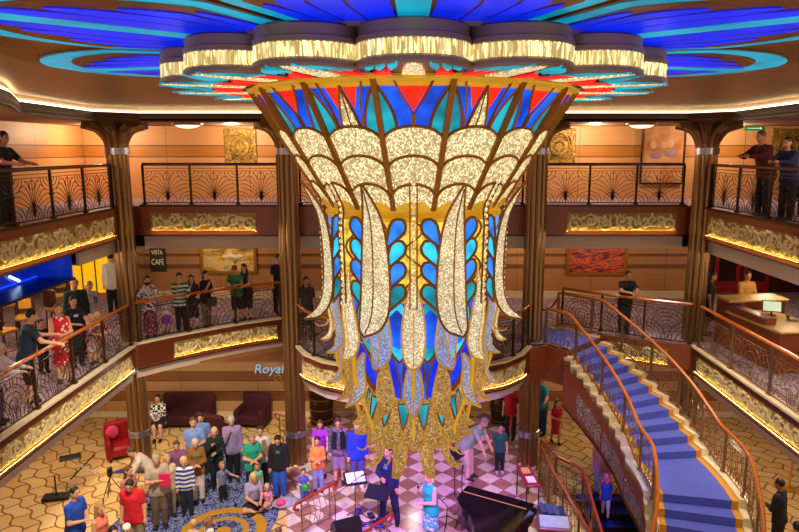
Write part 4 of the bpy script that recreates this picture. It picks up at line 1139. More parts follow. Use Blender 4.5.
for k in range(4):
    mb.ball((-.1+.16*k, -.03, .12+.03*(k % 2)), .09, 8, 6, (1.2, .1, .6))
mb.build('painted_clouds', M('cloud_paint', 'd8d0c0', .6), pf)
mb = MB()
for k in range(5): mb.tube([(.22, -.03, -.12), (.22+.06*(k-2), -.03, .02), (.22+.11*(k-2), -.03, .12-.02*abs(k-2))], .018, 5, r2=.005)
mb.build('painted_tree', M('tree_paint', '6a7a6a', .6), pf)
framed('painting', 'crimson and orange abstract painting in a gilt frame behind the stair head', 'painting', (6.0, 20.98, 4.8), 2.0, .98, GOLD, PR, .1)
sg = thing('cafe_sign', 'dark cafe name sign with cream letters on the amber wall', 'sign', (-8.36, 20.96, 4.86))
MB().bev((0, 0, 0), (.5, .05, .84), .01).build('board', M('sign_board', '2a1a10', .5), sg, smooth=False)
def text(s, size, loc, m, parent, name='lettering', shear=0, ex=.006, sx=1):
    c = bpy.data.curves.new(name, 'FONT'); c.body = s; c.size = size; c.extrude = ex; c.align_x = 'CENTER'; c.align_y = 'CENTER'; c.shear = shear
    o = bpy.data.objects.new('tmp', c); COL.objects.link(o)
    bpy.context.view_layer.update()
    me = bpy.data.meshes.new_from_object(o.evaluated_get(bpy.context.evaluated_depsgraph_get())); bpy.data.objects.remove(o)
    me.materials.clear(); me.materials.append(m); me.transform(Matrix.Rotation(pi/2, 4, 'X')); me.transform(Matrix.Scale(sx, 4, (1, 0, 0)))
    t = bpy.data.objects.new(name, me); t.location = loc; return link(t, parent)
CRL = M('cream_letters', 'd8c49a', .5, 0, .1, 4, emit=.2)
text('VISTA', .2, (0, -.035, .22), CRL, sg, sx=.72); text('CAFÉ', .26, (0, -.035, -.1), CRL, sg, sx=.68)
rs_ = thing('royal_sign', 'pale blue scripted name sign with gold scrolls on the lobby wall by the column', 'sign', (-4.5, 19.52, 1.6))
BLL = M('pale_blue_letters', '8ab8dc', .4, 0, .1, 4, emit=.55)  # glow added to brighten the letters
text('Royal', .42, (-.05, -.03, 0), BLL, rs_, shear=.2)
mb = MB()
for s, x0, z0 in ((1, .2, -.3), (-1, .3, .2), (1, -.25, .22)):
    mb.tube([(x0+s*.14*(1-t)*cos(t*9), -.02, z0+.14*(1-t)*sin(t*9)) for t in np.linspace(0, .95, 22)], .014, 5)
mb.tube([(.1, -.02, -.2), (.3, -.02, -.32), (.42, -.02, -.5), (.38, -.02, -.62)], .018, 5); mb.build('scrolls', GOLDL, rs_)
mb = MB()
def plaque_mat():
    m, t, b = nt('embossed_gold_plaque'); v = coords(t); vo = N(t, 'ShaderNodeTexVoronoi', Scale=9); t.links.new(v, vo.inputs['Vector'])
    f = noise(t, v, 7, 4, .6, 1.5); c = ramp(t, f, [(.35, rgb('5a3e14')), (.55, rgb('a07a2c')), (.7, rgb('caa650'))]); t.links.new(c, b.inputs['Base Color'])
    b.inputs['Metallic'].default_value = .4; b.inputs['Roughness'].default_value = .45; bump(t, b, f, 1, .03); return m
PLQ = plaque_mat()
for x, l in ((-5.1, 'square embossed gold plaque on the upper wall left of the chandelier'), (4.3, 'square embossed gold plaque on the upper wall right of the chandelier'), (11.0, 'square embossed gold plaque on the upper wall behind the couple at the rail')):
    w_ = .95
    pq = thing('wall_plaque', l, 'plaque', (x, 19.47, 8.47), 0, 'embossed gold plaques')
    MB().bev((0, 0, 0), (w_, .05, 1.04), .015).build('panel', PLQ, pq, smooth=False)
    mb = MB()
    for r in (.14, .28): mb.tube([(r*cos(a), -.035, r*sin(a)) for a in np.linspace(0, 2*pi, 20)], .02, 5)
    for k in range(8): a = k*pi/4; mb.tube([((.3+.1*q)*cos(a+q*.9), -.035, (.3+.1*q)*sin(a+q*.9)) for q in np.linspace(0, 1, 6)], .018, 5)
    mb.build('ornament', PLQ, pq)
def portrait_mat():
    m, t, b = nt('faded_screen'); f = noise(t, coords(t), 1.4, 2); c = ramp(t, f, [(.35, rgb('a86a3a')), (.6, rgb('d8a070'))]); t.links.new(c, b.inputs['Base Color']); b.inputs['Roughness'].default_value = .12; return m
ps = framed('portrait_screen', 'framed glass screen with a faint portrait of a couple on the upper wall', 'screen', (7.35, 19.46, 8.25), 1.3, 1.75, BRONZE, portrait_mat(), .045, part='screen')
PF = M('faint_portrait', 'd6a074', .5, 0, .2, 6); PB = M('faint_portrait_clothes', 'a07c8c', .5, 0, .2, 6)
mb = MB()
for x, z, r in ((.02, .27, .09), (.2, .3, .11), (-.3, .27, .1)): mb.ball((x, -.03, z), r, 10, 7, (1, .06, 1.15))
mb.build('portrait_faces', PF, ps); mb = MB()
for x, z in ((-.2, -.02), (.22, .02)): mb.ball((x, -.028, z), .14, 10, 7, (1.3, .05, .8))
mb.build('portrait_clothes', PB, ps)
ex = thing('exit_sign', 'small green emergency exit sign on the upper right wall', 'sign', (9.98, 19.46, 9.0))
MB().bev((0, 0, 0), (.56, .03, .13), .008).build('panel', M('exit_green', '0c7a4a', .4, 0, .05, 3, emit=.35), ex, smooth=False)
mb = MB(); WHT = M('sign_white', 'd8f0e0', .5, 0, .05, 3, emit=.5)
mb.box((-.02, -.02, 0), (.36, .006, .018)); mb.plate([(.17, -.022, .035), (.17, -.022, -.035), (.23, -.022, 0)], (0, 1, 0), .005); mb.build('arrow', WHT, ex, smooth=False)
for x, l in ((-5.85, 'shallow oval ceiling lamp over the far upper walkway, left of the chandelier'), (5.9, 'shallow oval ceiling lamp over the far upper walkway, right of the chandelier')):
    c = thing('ceiling_lamp', l, 'ceiling lamp', (x, 17.2, 9.06), 0, 'oval ceiling lamps')
    MB().lathe([(.4, 0), (.38, -.05), (.3, -.06)], n=28, cap=False).build('rim', GOLD, c); mb = MB().ball((0, 0, -.02), .33, 20, 8, (1, 1, .35)); mb.build('diffuser', led('lamp_diffuser', 'ffe8c8', 2.0), c)
# blue lit canopies over the middle deck sides
NEON = led('blue_neon', '1440ff', 1.1); NEONW = led('blue_white_tube', 'bcd8ff', 4.0); DBL = M('blue_canopy_panel', '0c2a9c', .3, 0, .4, 3, emit=.35, ecol='0a30c0')
for s, y1, l in ((-1, 14.15, 'blue lit canopy with light tubes over the lounge on the left middle deck'), (1, 11.9, 'blue lit canopy over the service desk on the right middle deck')):
    c = thing('light_canopy', l, 'light canopy', (s*7.6, 10, 5.56), 0, 'blue lit canopies')
    L = y1-8; yc = (y1+8)/2-10
    MB().box((s*.75, yc, .3), (.06, L, .6)).box((s*.35, y1-10-.03, .3), (.8, .06, .6)).build('back_panel', DBL, c, smooth=False)
    MB().box((s*.35, yc, .02), (.9, L, .05)).build('shelf', M('blue_black_ledge', '0c1430', .3), c, smooth=False)
    MB().box((s*.7, yc, .08), (.03, L-.2, .04)).build('neon_strip', NEON, c, smooth=False)
    mb = MB()
    for k in range(int(L/1.0)): y = y1-10-.8-1.0*k; mb.tube([(s*.66, y, .12), (s*.66, y-.3, .27)], .03, 6)
    mb.build('light_tubes', NEONW, c)
    mb = MB()
    for k in range(int(L/.5)): mb.tube([(s*.7, y1-10-.5*k, .05), (s*.7, y1-10-.25-.5*k, .35)], .012, 4); mb.tube([(s*.7, y1-10-.25-.5*k, .35), (s*.7, y1-10-.5-.5*k, .05)], .012, 4)
    mb.build('truss', DBL, c)
    lamp_c = (s*8.3, yc+10, 5.95)
for i in range(3):                       # glowing yellow wall panels of the lounge
    t_ = thing('lit_wall_panel', ['glowing yellow wall panel at the lounge, leftmost of three', 'glowing yellow wall panel in the middle, behind the bald man', 'glowing yellow wall panel nearest the waiter'][i], 'wall panel', (-11.32+.45*i, 21.4, Z4+.12), 0, 'glowing yellow lounge panels')
    MB().bev((0, 0, .65), (.42, .05, 1.35), .01).build('panel', led('yellow_backlit_panel_%d' % i, 'f0b418', .8), t_, smooth=False)
    MB().box((-.22, -.03, .65), (.03, .06, 1.4)).build('mullion', WOODD, t_, smooth=False)
# bar stools and a table in the left lounge
SEATG = M('gold_upholstery', 'b8862c', .7, 0, .2, 8)
def bar_stool():
    root = thing('bar_stool', 'x', 'bar stool', (0, 0, 0), 0, 'bar stools in the left lounge')
    MB().bev((0, 0, .72), (.42, .42, .1), .03).build('seat', SEATG, root)
    bk = MB().bev((0, .2, 1.02), (.42, .05, .46), .02).build('backrest', WOODD, root, smooth=False); MB().bev((0, .165, 1.04), (.28, .03, .26), .012).build('back_pad', SEATG, bk, smooth=False)
    for x in (-.18, .18):
        for y in (-.18, .18): MB().tube([(x*1.1, y*1.1, 0), (x, y, .68)], .02, 6).build('leg', WOODD, root)
    MB().tube([(-.18, -.19, .25), (.18, -.19, .25), (.18, .19, .25), (-.18, .19, .25)], .012, 5, closed=True).build('footrest', GOLD, root)
    return root
bs = bar_stool()
for i, (px, py, rz, l) in enumerate(((58, 316, 2.8, 'gold padded bar stool behind the polka dot woman'), (26, 326, .4, 'gold padded bar stool left of the polka dot woman, under the blue canopy'), (4, 340, 2.9, 'gold padded bar stool near the left edge of the picture'), (60, 303, .2, 'gold padded bar stool farthest into the lounge, by the yellow panels'), (9, 312, .7, 'gold padded bar stool deeper in the lounge, under the blue canopy end'))):
    o = bs if i == 0 else copy_tree(bs); p = onz(px, py, Z4+.5); o.location = (p.x, p.y, Z4); o.rotation_euler = (0, 0, rz); o['label'] = l
tb = thing('bar_table', 'tall dark bar table among the gold stools of the left lounge', 'table', (-9.6, 14.0, Z4))
MB().lathe([(.34, 1.0), (.36, 1.02), (.36, 1.05), (0, 1.05)], n=24).build('tabletop', WOODD, tb); MB().lathe([(.24, 0), (.24, .03), (.05, .06), (.04, 1.0)], n=16).build('pedestal', BRONZE, tb)
# service desk on the right middle deck
dk = thing('service_desk', 'two level wooden service desk with pale tops on the right middle deck', 'desk', (8.3, 15.0, Z4), radians(8))
DTOP = M('lit_desk_top', 'd0a860', .4, 0, .15, 4)  # yellow light on the tops is painted into this colour
MB().bev((0, -.4, .45), (1.1, 1.9, .9), .02).build('counter', WOOD, dk, smooth=False); MB().bev((0, -.4, .93), (1.2, 2.0, .06), .02).build('counter_top', DTOP, dk, smooth=False)
MB().bev((.25, .8, .58), (1.5, .55, 1.16), .02).build('high_counter', WOOD, dk, smooth=False); MB().bev((.25, .8, 1.19), (1.6, .65, .06), .02).build('high_top', DTOP, dk, smooth=False)
MB().bev((-.42, -.2, 1.04), (.3, 1.3, .16), .02).build('ledge', WOOD, dk, smooth=False)
mo = thing('monitor', 'bright flat monitor on the service desk', 'monitor', (8.5, 15.0, Z4+.96), radians(-20))
MB().lathe([(.11, 0), (.11, .015), (.02, .03), (.02, .12)], n=14).build('stand', BLACK, mo); MB().box((0, 0, .22), (.42, .03, .27), 0, radians(-20)).build('case', BLACK, mo, smooth=False); MB().box((0, -.019, .225), (.38, .006, .23), 0, radians(-20)).build('screen', led('monitor_screen', 'b8d0b8', .9), mo, smooth=False)
ph = thing('telephone', 'grey desk telephone right of the bright monitor', 'telephone', (8.72, 14.5, Z4+.96), -.3)
MB().bev((0, 0, .03), (.2, .2, .06), .015).build('base', M('phone_grey', '7a7a78', .5), ph, smooth=False); MB().tube([(-.1, -.08, .07), (-.1, -.05, .1), (-.1, .05, .1), (-.1, .08, .07)], .02, 6).build('handset', BLACK, ph)
tg = tag(MB().bev((7.85, 15.35, Z4+1.135), (.18, .12, .03), .008).build('card_reader', M('blue_plastic', '20308a', .4), smooth=False), 'small blue card reader on the left corner of the service desk', 'card reader')
dd = thing('glass_door', 'dark red framed doors deep in the hall on the right middle deck', 'door', (11.2, 21.8, Z4))
for s in (-.5, .5):
    l_ = MB().box((s, 0, 1.0), (.9, .05, 1.98)).build('door_leaf', LEATHR, dd, smooth=False); MB().box((s, -.03, 1.1), (.6, .02, 1.4)).build('pane', M('dark_pane', '2a1812', .1), l_, smooth=False); MB().tube([(s*.2, -.05, .9), (s*.2, -.05, 1.2)], .015).build('handle', GOLDL, l_)
# potted fern behind the far left upper rail
pf = thing('potted_fern', 'green potted fern behind the upper railing at the left edge', 'plant', (-8.3, 12.6, Z5))
mb = MB()
for i in range(40):
    a = rs.rand()*6.28; l = .35+.25*rs.rand(); P = [(l*t*cos(a), l*t*sin(a), .45+.5*t-.55*t*t*l*1.5) for t in np.linspace(0, 1, 5)]; mb.tube(P, lambda t: .022*(1-t)+.004, 3)
mb.build('fronds', GRN, pf, smooth=False); MB().lathe([(.16, 0), (.2, .4), (.22, .46), (.19, .47), (0, .44)], n=16).build('pot', BRONZE, pf)
# ------------------------------------------------------------------ people
def surface_nets(F, org, h):
    ins = F < 0
    nx, ny, nz = F.shape
    c = np.zeros((nx-1, ny-1, nz-1), np.int8)
    for a in (0, 1):
        for b in (0, 1):
            for d in (0, 1): c += ins[a:nx-1+a, b:ny-1+b, d:nz-1+d]
    act = (c > 0) & (c < 8)
    idx = -np.ones(act.shape, np.int64); n = act.sum(); idx[act] = np.arange(n)
    I = np.argwhere(act); acc = np.zeros((n, 3)); cnt = np.zeros(n)
    for ax in range(3):
        o = [k for k in range(3) if k != ax]
        for u in (0, 1):
            for v in (0, 1):
                p = I.copy(); p[:, o[0]] += u; p[:, o[1]] += v; q = p.copy(); q[:, ax] += 1
                fa = F[p[:, 0], p[:, 1], p[:, 2]]; fb = F[q[:, 0], q[:, 1], q[:, 2]]
                m = (fa < 0) != (fb < 0); t = np.zeros(n); t[m] = fa[m]/(fa[m]-fb[m])
                w = p.astype(float); w[:, ax] += t; acc[m] += w[m]; cnt[m] += 1
    V = acc/cnt[:, None]*h+org
    faces = []
    for ax in range(3):
        o1, o2 = (ax+1) % 3, (ax+2) % 3
        sl = [slice(None)]*3; sl[ax] = slice(0, -1); a = ins[tuple(sl)]; sl[ax] = slice(1, None); b = ins[tuple(sl)]
        E = np.argwhere(a != b); E = E[(E[:, o1] > 0) & (E[:, o2] > 0) & (E[:, o1] < F.shape[o1]-1) & (E[:, o2] < F.shape[o2]-1)]
        if not len(E): continue
        fl = a[E[:, 0], E[:, 1], E[:, 2]]
        q = []
        for d1, d2 in ((-1, -1), (0, -1), (0, 0), (-1, 0)):
            p = E.copy(); p[:, o1] += d1; p[:, o2] += d2; q.append(idx[p[:, 0], p[:, 1], p[:, 2]])
        Q = np.stack(q, 1); Q[~fl] = Q[~fl][:, ::-1]; faces.append(Q)
    return V, np.concatenate(faces)
def sdf(prims, h, k):
    lo = np.min([np.minimum(np.array(p[1])-p[3], np.array(p[2])-p[4]) for p in prims], 0)-3*h
    hi = np.max([np.maximum(np.array(p[1])+p[3], np.array(p[2])+p[4]) for p in prims], 0)+3*h
    n = np.ceil((hi-lo)/h).astype(int)+1
    F = np.full(n, 1.0)
    for p in prims:
        A, B = np.array(p[1], float), np.array(p[2], float); r1, r2 = p[3], p[4]; pad = max(r1, r2)+3*k+2*h
        i0 = np.maximum(((np.minimum(A, B)-pad-lo)/h).astype(int), 0); i1 = np.minimum(((np.maximum(A, B)+pad-lo)/h).astype(int)+2, n)
        X, Y, Z = np.meshgrid(*[lo[d]+h*np.arange(i0[d], i1[d]) for d in range(3)], indexing='ij')
        if p[0] == 'c':
            d = B-A; L = max(1e-9, d@d); t = np.clip(((X-A[0])*d[0]+(Y-A[1])*d[1]+(Z-A[2])*d[2])/L, 0, 1)
            D = np.sqrt((X-A[0]-t*d[0])**2+(Y-A[1]-t*d[1])**2+(Z-A[2]-t*d[2])**2)-(r1+(r2-r1)*t)
        else:                            # ellipsoid: p[5] radii, p[6] rotation
            R = p[5]; Mx = p[6]; dx, dy, dz = X-A[0], Y-A[1], Z-A[2]
            lx = Mx[0][0]*dx+Mx[1][0]*dy+Mx[2][0]*dz; ly = Mx[0][1]*dx+Mx[1][1]*dy+Mx[2][1]*dz; lz = Mx[0][2]*dx+Mx[1][2]*dy+Mx[2][2]*dz
            k0 = np.sqrt((lx/R[0])**2+(ly/R[1])**2+(lz/R[2])**2); k1 = np.sqrt((lx/R[0]**2)**2+(ly/R[1]**2)**2+(lz/R[2]**2)**2)
            D = k0*(k0-1)/np.maximum(k1, 1e-6)
        s = tuple(slice(a, b) for a, b in zip(i0, i1)); G = F[s]
        if len(p) > 7 and p[7] == 'sub': F[s] = np.maximum(G, -D); continue
        hh = np.clip(.5+.5*(G-D)/k, 0, 1); F[s] = G*(1-hh)+D*hh-k*hh*(1-hh)
    V, Q = surface_nets(F, lo, h)
    return V, Q
def sdf_obj(name, prims, h, k, m, parent=None, extra=None):
    V, Q = sdf(prims, h, k); vs = [tuple(v) for v in V]; fs = [tuple(int(i) for i in q) for q in Q]
    if extra is not None:
        b = len(vs); vs += extra.v; fs += [tuple(i+b for i in f) for f in extra.f]
    me = bpy.data.meshes.new(name); me.from_pydata(vs, [], fs); me.materials.append(m); me.polygons.foreach_set('use_smooth', [True]*len(me.polygons)); me.update()
    return link(bpy.data.objects.new(name, me), parent)

ARMS = {'down': ((.16, .03, -1), (.05, .18, -1)), 'clasp': ((.2, .2, -1), (-.8, .75, -.05)), 'fold': ((.22, .3, -1), (-1, .45, .22)),
        'rail': ((.25, .7, -.75), (-.25, 1, -.1)), 'lean': ((.2, .85, -.6), (-.5, 1, .05)), 'face': ((.05, .5, -.85), (-.4, .3, 1)), 'phone': ((.12, .5, -.85), (-.25, .85, .5)),
        'hips': ((.75, -.1, -.75), (-.75, .35, -.45)), 'mic': ((.35, .35, -.85), (-.55, .5, .75)), 'reach': ((.1, .55, -1), (0, .5, -1)),
        'out': ((.6, .4, -.6), (.5, .7, -.15)), 'camera': ((.3, .75, -.35), (-.45, .35, .85)), 'lap': ((.15, .35, -1), (-.45, 1, -.1)), 'back': ((.25, -.2, -1), (-.3, .1, -1)), 'pray': ((.12, .35, -.95), (-.42, .5, .75)), 'shoulder': ((.2, .75, -.55), (-.1, .9, -.45))}
SKIN = {}
def skin(c):
    if c not in SKIN:
        m, t, b = nt('skin_%d' % len(SKIN)); f = noise(t, coords(t), 9, 2); t.links.new(mixc(t, f, dim(rgb(c), .85), dim(rgb(c), 1.12)), b.inputs['Base Color']); b.inputs['Roughness'].default_value = .5
        b.inputs['Subsurface Weight'].default_value = .08; SKIN[c] = m
    return SKIN[c]
def cloth(c, pat=None, c2=None):
    key = 'cloth_%s_%s_%s' % (c, pat, c2)
    if key in MATS: return MATS[key]
    m, t, b = nt(key); v = coords(t); f = noise(t, v, 14, 3); out = mixc(t, f, dim(rgb(c), .8), dim(rgb(c), 1.18))
    sp = t.nodes.new('ShaderNodeSeparateXYZ'); t.links.new(v, sp.inputs[0])
    if pat == 'stripe': out = mixc(t, math_(t, 'GREATER_THAN', math_(t, 'FRACT', math_(t, 'MULTIPLY', sp.outputs[2], 9.5)), .5), out, rgb(c2))
    elif pat == 'dots':
        vo = N(t, 'ShaderNodeTexVoronoi', Scale=11); t.links.new(v, vo.inputs['Vector']); out = mixc(t, math_(t, 'LESS_THAN', vo.outputs['Distance'], .33), out, rgb(c2))
    elif pat == 'check':
        ck = N(t, 'ShaderNodeTexChecker', Scale=14); t.links.new(v, ck.inputs['Vector']); out = mixc(t, ck.outputs['Fac'], out, rgb(c2))
    elif pat == 'floral': out = mixc(t, math_(t, 'GREATER_THAN', noise(t, v, 17, 2), .56), out, rgb(c2))
    t.links.new(out, b.inputs['Base Color']); b.inputs['Roughness'].default_value = .85; bump(t, b, noise(t, v, 10, 3, .5, 1), .5, .02)
    return m
HAIRM = {}
def hairm(c): return M('hair_'+c, c, .55, 0, .35, 30, (1, 1, .3))
def hand(mb, w, d, side, f, H):
    """palm with four unequal curled fingers and a thumb; w wrist, d direction"""
    d = d.normalized(); up = Vector((0, 0, 1)); s_ = d.cross(up)
    s_ = Vector((side, 0, 0)) if s_.length < .3 else s_.normalized()
    if s_.dot(Vector((side, 0, 0))) < 0: s_ = -s_
    n = s_.cross(d).normalized(); k = H/1.75
    mb.tube([w-d*.02*k, w+d*.03*k, w+d*.075*k, w+d*.09*k], lambda t: (.024+.012*sin(pi*min(1, t*1.1)))*k, 7)
    inw = -s_
    for i, L in enumerate((.062, .074, .07, .054)):
        b = w+d*.082*k+s_*(.027-.018*i)*k; c = (n if n.z < 0 else -n)
        mb.tube([b-d*.015*k, b+d*L*.45*k, b+(d*L*.8+c*.014)*k, b+(d*L+c*.032)*k], lambda t: (.0088-.0025*t)*k, 5)
    b = w+d*.03*k+inw*.024*k
    mb.tube([b, b+(d*.028+inw*.024)*k, b+(d*.058+inw*.03)*k], lambda t: (.0105-.003*t)*k, 5)

def behind_rail(x, y, m):
    """is the spot on the walkway side of the middle deck railings"""
    def side(path):
        best = 9
        for a, b in zip(path[:-1], path[1:]):
            A, B, Pt = Vector(a[:2]), Vector(b[:2]), Vector((x, y)); t = max(0, min(1, (Pt-A).dot(B-A)/(B-A).length_squared)); q = A+(B-A)*t
            n = Vector((-(B-A).y, (B-A).x)); d = (Pt-q).length*(1 if (Pt-q).dot(n) > 0 else -1)
            if abs(d) < abs(best): best = d
        return best
    if x < -6.95 and y < 15.9: return x < -7.05-m
    if x < -3.6: return side([(-6.95, 15.85), (-6.45, 16.4), (-5.64, 17.1), (-4.75, 17.8), (-3.85, 18.36)]) > m
    if 4.0 < x < 6.95: return side(rail4r) > m
    return True
npeople = [0]
def person(label, head, H, z=0.0, yaw=0, skn='d8a080', hair='4a3020', hstyle='short', arms=('down', 'down'), lean=4, bow=8, turn=0,
           top=('8a8a90', None, None), sleeve='short', bottom=('trousers', '2a2a34'), shoes='1c1814', legs='stand', fat=1.0, kid=0, push=0.0, extra=None, group=None, place=None, fem=False, collar=None):
    """one person: head = pixel of the top of the head in the photograph, z = floor level; yaw 0 faces the camera side"""
    npeople[0] += 1
    hs = 1+.42*kid                                      # children have larger heads
    seat = legs in ('sit', 'ground')
    hipz = .5 if not seat else (.27 if legs == 'sit' else .07)
    J = {}
    up = Vector((0, 0, 1)); fw = Vector((0, -1, 0))
    la = radians(lean); T = (up*cos(la)+fw*sin(la))     # torso direction
    tl = .33-.03*kid
    pel = Vector((0, 0, hipz+.02)); che = pel+T*(tl*.72); nec = pel+T*tl
    back_ = 0
    if not seat and lean > 14: pel = pel-fw*(.05*lean/40); che = pel+T*(tl*.72); nec = pel+T*tl
    ba = radians(lean*.6+bow); Hd = (up*cos(ba)+fw*sin(ba)); hc = nec+Hd*(.105*hs)
    P = []; SHIRT = []; BOT = []; HAIR = []
    cap = lambda a, b, r, q: ('c', tuple(a), tuple(b), r, q)
    w = .062*fat
    sh = .095 if not fem else .084
    shz = nec-T*.025
    X = Vector((1, 0, 0))
    tors = []
    for s in (-1, 1):
        tors.append((pel+X*s*.040, che+X*s*.042, .058*fat, .056*fat)); tors.append((che+X*s*.042, shz+X*s*sh*.7-T*.03, .056*fat, .04))
    tors.append((pel+fw*.012*fat, che+fw*.01, .068*fat, .066*fat)); [tors.append((shz+T*.006, shz+X*q_*sh*.86-T*.018, .034, .03)) for q_ in (-1, 1)]
    if fem:
        for s in (-1, 1): tors.append((che+X*s*.035+fw*.045-T*.0, che+X*s*.035+fw*.05, .034, .032))
    for a, b, r, q in tors: P.append(cap(a, b, r*.95, q*.95)); SHIRT.append(cap(a, b, r+.006, q+.006))
    P.append(cap(nec-T*.03, nec+Hd*.05*hs, .033, .03))
    # head
    rot = Matrix.Rotation(radians(turn), 3, 'Z') @ Matrix.Rotation(ba, 3, 'X')
    ML = [list(r) for r in rot]; R = lambda x, y, q: hc+rot @ Vector((x, y, q))*hs
    P.append(('e', tuple(hc), tuple(hc), .075*hs, .075*hs, (.044*hs, .053*hs, .062*hs), ML))
    P.append(('e', tuple(R(0, -.012, -.03)), tuple(R(0, -.012, -.03)), .06*hs, .06*hs, (.034*hs, .042*hs, .038*hs), ML))
    P.append(cap(R(0, -.05, .004), R(0, -.061, -.014), .006*hs, .0095*hs))
    for s in (-1, 1): P.append(cap(R(s*.044, .004, .008), R(s*.044, .006, -.014), .009*hs, .007*hs))
    head_top = hc+rot @ Vector((0, 0, .066*hs))
    # arms
    hm = MB(); wr = []
    aw = {'trousers': 0}
    for s, nm in ((-1, arms[0]), (1, arms[1])):
        u, f_ = ARMS[nm] if isinstance(nm, str) else nm
        V3 = lambda q: (X*s*q[0]+fw*q[1]+up*q[2]).normalized()
        S0 = shz+X*s*sh-T*.014; E = S0+V3(u)*.168; W = E+V3(f_)*.142
        P += [cap(S0, E, .032*fat**.5, .024), cap(E, W, .0245, .0165)]
        SL = {'none': 0, 'short': .62, 'mid': 1.0, 'long': 2.0}[sleeve]
        if SL: 
            t = min(1, SL); SHIRT.append(cap(S0, S0.lerp(E, t), .040*fat**.5, .034 if SL < 1 else .031))
            if SL > 1: SHIRT.append(cap(E, E.lerp(W, .93), .031, .024))
        hand(hm, W*H, V3(f_), s, 0, H); wr.append((W, V3(f_)))
    # legs
    kn = bottom[0]
    for s in (-1, 1):
        hip = pel+X*s*.046-T*.02
        if legs == 'stand': K = Vector((s*.052, hip.y*.5-.012, .27)); A = Vector((s*.055, .005, .045)); toe = fw*.075
        elif legs == 'step': K = Vector((s*.05, -.05*s-.01, .275)); A = Vector((s*.05, -.10*s+.02, .05)); toe = fw*.075
        elif legs == 'wide': K = Vector((s*.08, -.01, .265)); A = Vector((s*.105, .01, .045)); toe = fw*.07+X*s*.025
        elif legs == 'sit': K = Vector((s*.055, hip.y-.235, hipz+.01)); A = Vector((s*.05, hip.y-.25, .045)); toe = fw*.075
        else: K = Vector((s*.16, hip.y-.16, .07)); A = Vector((-s*.06, hip.y-.21, .045)); toe = (X*-s*.06+fw*.02)
        P += [cap(hip, K, .058*fat**.7, .038), cap(K, A, .037, .022), cap(A-up*.015, A+toe-up*.022, .022, .016)]
        ex_ = .009
        if kn in ('trousers', 'shorts', 'capri'):
            t = {'trousers': .97, 'shorts': .12, 'capri': .5}[kn]
            BOT += [cap(hip-up*.02, K, .0615*fat**.7, .046), cap(K, K.lerp(A, t), .046, .036 if kn == 'trousers' else .046)]
        sd = sdf_args = None
        shoe = [cap(A-up*.016, A+toe*.55-up*.018, .029, .028), cap(A+toe*.55-up*.02, A+toe*1.12-up*.024, .028, .021)]
        J.setdefault('shoe', []).append(shoe)
    BOT.append(cap(pel-X*.036-up*.012, pel+X*.036-up*.012, .066*fat, .066*fat))
    if kn in ('skirt', 'dress', 'longskirt'):
        L = {'skirt': .24, 'dress': .25, 'longskirt': .4}[kn]; BOT = []
        if legs == 'ground': BOT += [cap(pel, pel+fw*.14-up*.02, .09, .085), cap(pel+X*.1+fw*.09-up*.015, pel-X*.1+fw*.09-up*.015, .07, .07)]
        elif legs == 'sit': BOT += [cap(pel-X*.045, pel-X*.06+fw*.2, .075, .06), cap(pel+X*.045, pel+X*.06+fw*.2, .075, .06), cap(pel, pel+fw*.2, .07, .06)]
        else:
            BOT.append(cap(pel-X*.04+T*.03, pel+X*.04+T*.03, .066*fat, .066*fat))
            for i in range(10):
                a = 2*pi*i/10; BOT.append(cap(pel+X*.035*cos(a)+fw*.02*sin(a), pel-up*L+X*.08*cos(a)+fw*.065*sin(a)+fw*.01, .052, .034))
    hem = pel-T*.035
    if kn != 'dress':
        for s in (-1, 1): SHIRT.append(cap(pel+X*s*.042, hem+X*s*.044, .07*fat, .073*fat))
    SHIRT.append(cap(pel+fw*.0, hem+fw*.0, .074*fat, .074*fat))
    SHIRT.append(cap(hem-X*.04-up*.006, hem+X*.04-up*.006, .068*fat, .068*fat))
    # scale to height, build
    def sc(pr): 
        out = []
        for p in pr:
            q = list(p); q[1] = tuple(x*H for x in p[1]); q[2] = tuple(x*H for x in p[2]); q[3] = p[3]*H; q[4] = p[4]*H
            if len(p) > 5: q[5] = tuple(x*H for x in p[5])
            out.append(tuple(q))
        return out
    h1 = .0085*H
    body = sdf_obj('person', sc(P), h1, .014*H, skin(skn), None, hm)
    tag(body, label, 'person', group)
    st_ = sdf_obj('dress' if kn == 'dress' and bottom[1] is None else 'shirt', sc(SHIRT+(BOT if kn == 'dress' else [])), .0105*H, .016*H, cloth(*top), body)
    if kn != 'dress': sdf_obj({'capri': 'trousers', 'longskirt': 'skirt'}.get(kn, kn), sc(BOT), .0105*H, .014*H, cloth(*bottom[1:]), body)
    for s_ in J['shoe']: sdf_obj('shoe', sc(s_), .009*H, .01*H, M('shoe_'+shoes, shoes, .5), body)
    # hair
    E_ = lambda c, r: ('e', tuple(c), tuple(c), max(r)*hs, max(r)*hs, tuple(x*hs for x in r), ML)
    if hstyle != 'bald':
        if hstyle == 'fringe': HAIR = [E_(R(0, .022, .0), (.046, .038, .03))]
        else:
            HAIR = [E_(R(0, .010, .014), (.049, .054, .058))]
            if hstyle in ('long', 'bob', 'pony'):
                Lh = {'long': .17, 'bob': .06, 'pony': .03}[hstyle]
                for s in (-1, 1): HAIR.append(cap(R(s*.034, .02, .0), R(s*.04, .03, -.03)-up*Lh*.6*hs+Vector((0, .0, 0)), .022*hs, .02*hs))
                HAIR.append(cap(R(0, .035, .0), R(0, .045, -.03)-up*Lh*hs, .04*hs, .03*hs))
                if hstyle == 'pony': HAIR += [cap(R(0, .055, .02), R(0, .085, -.0), .016*hs, .02*hs), cap(R(0, .085, 0), R(0, .09, -.08), .02*hs, .008*hs)]
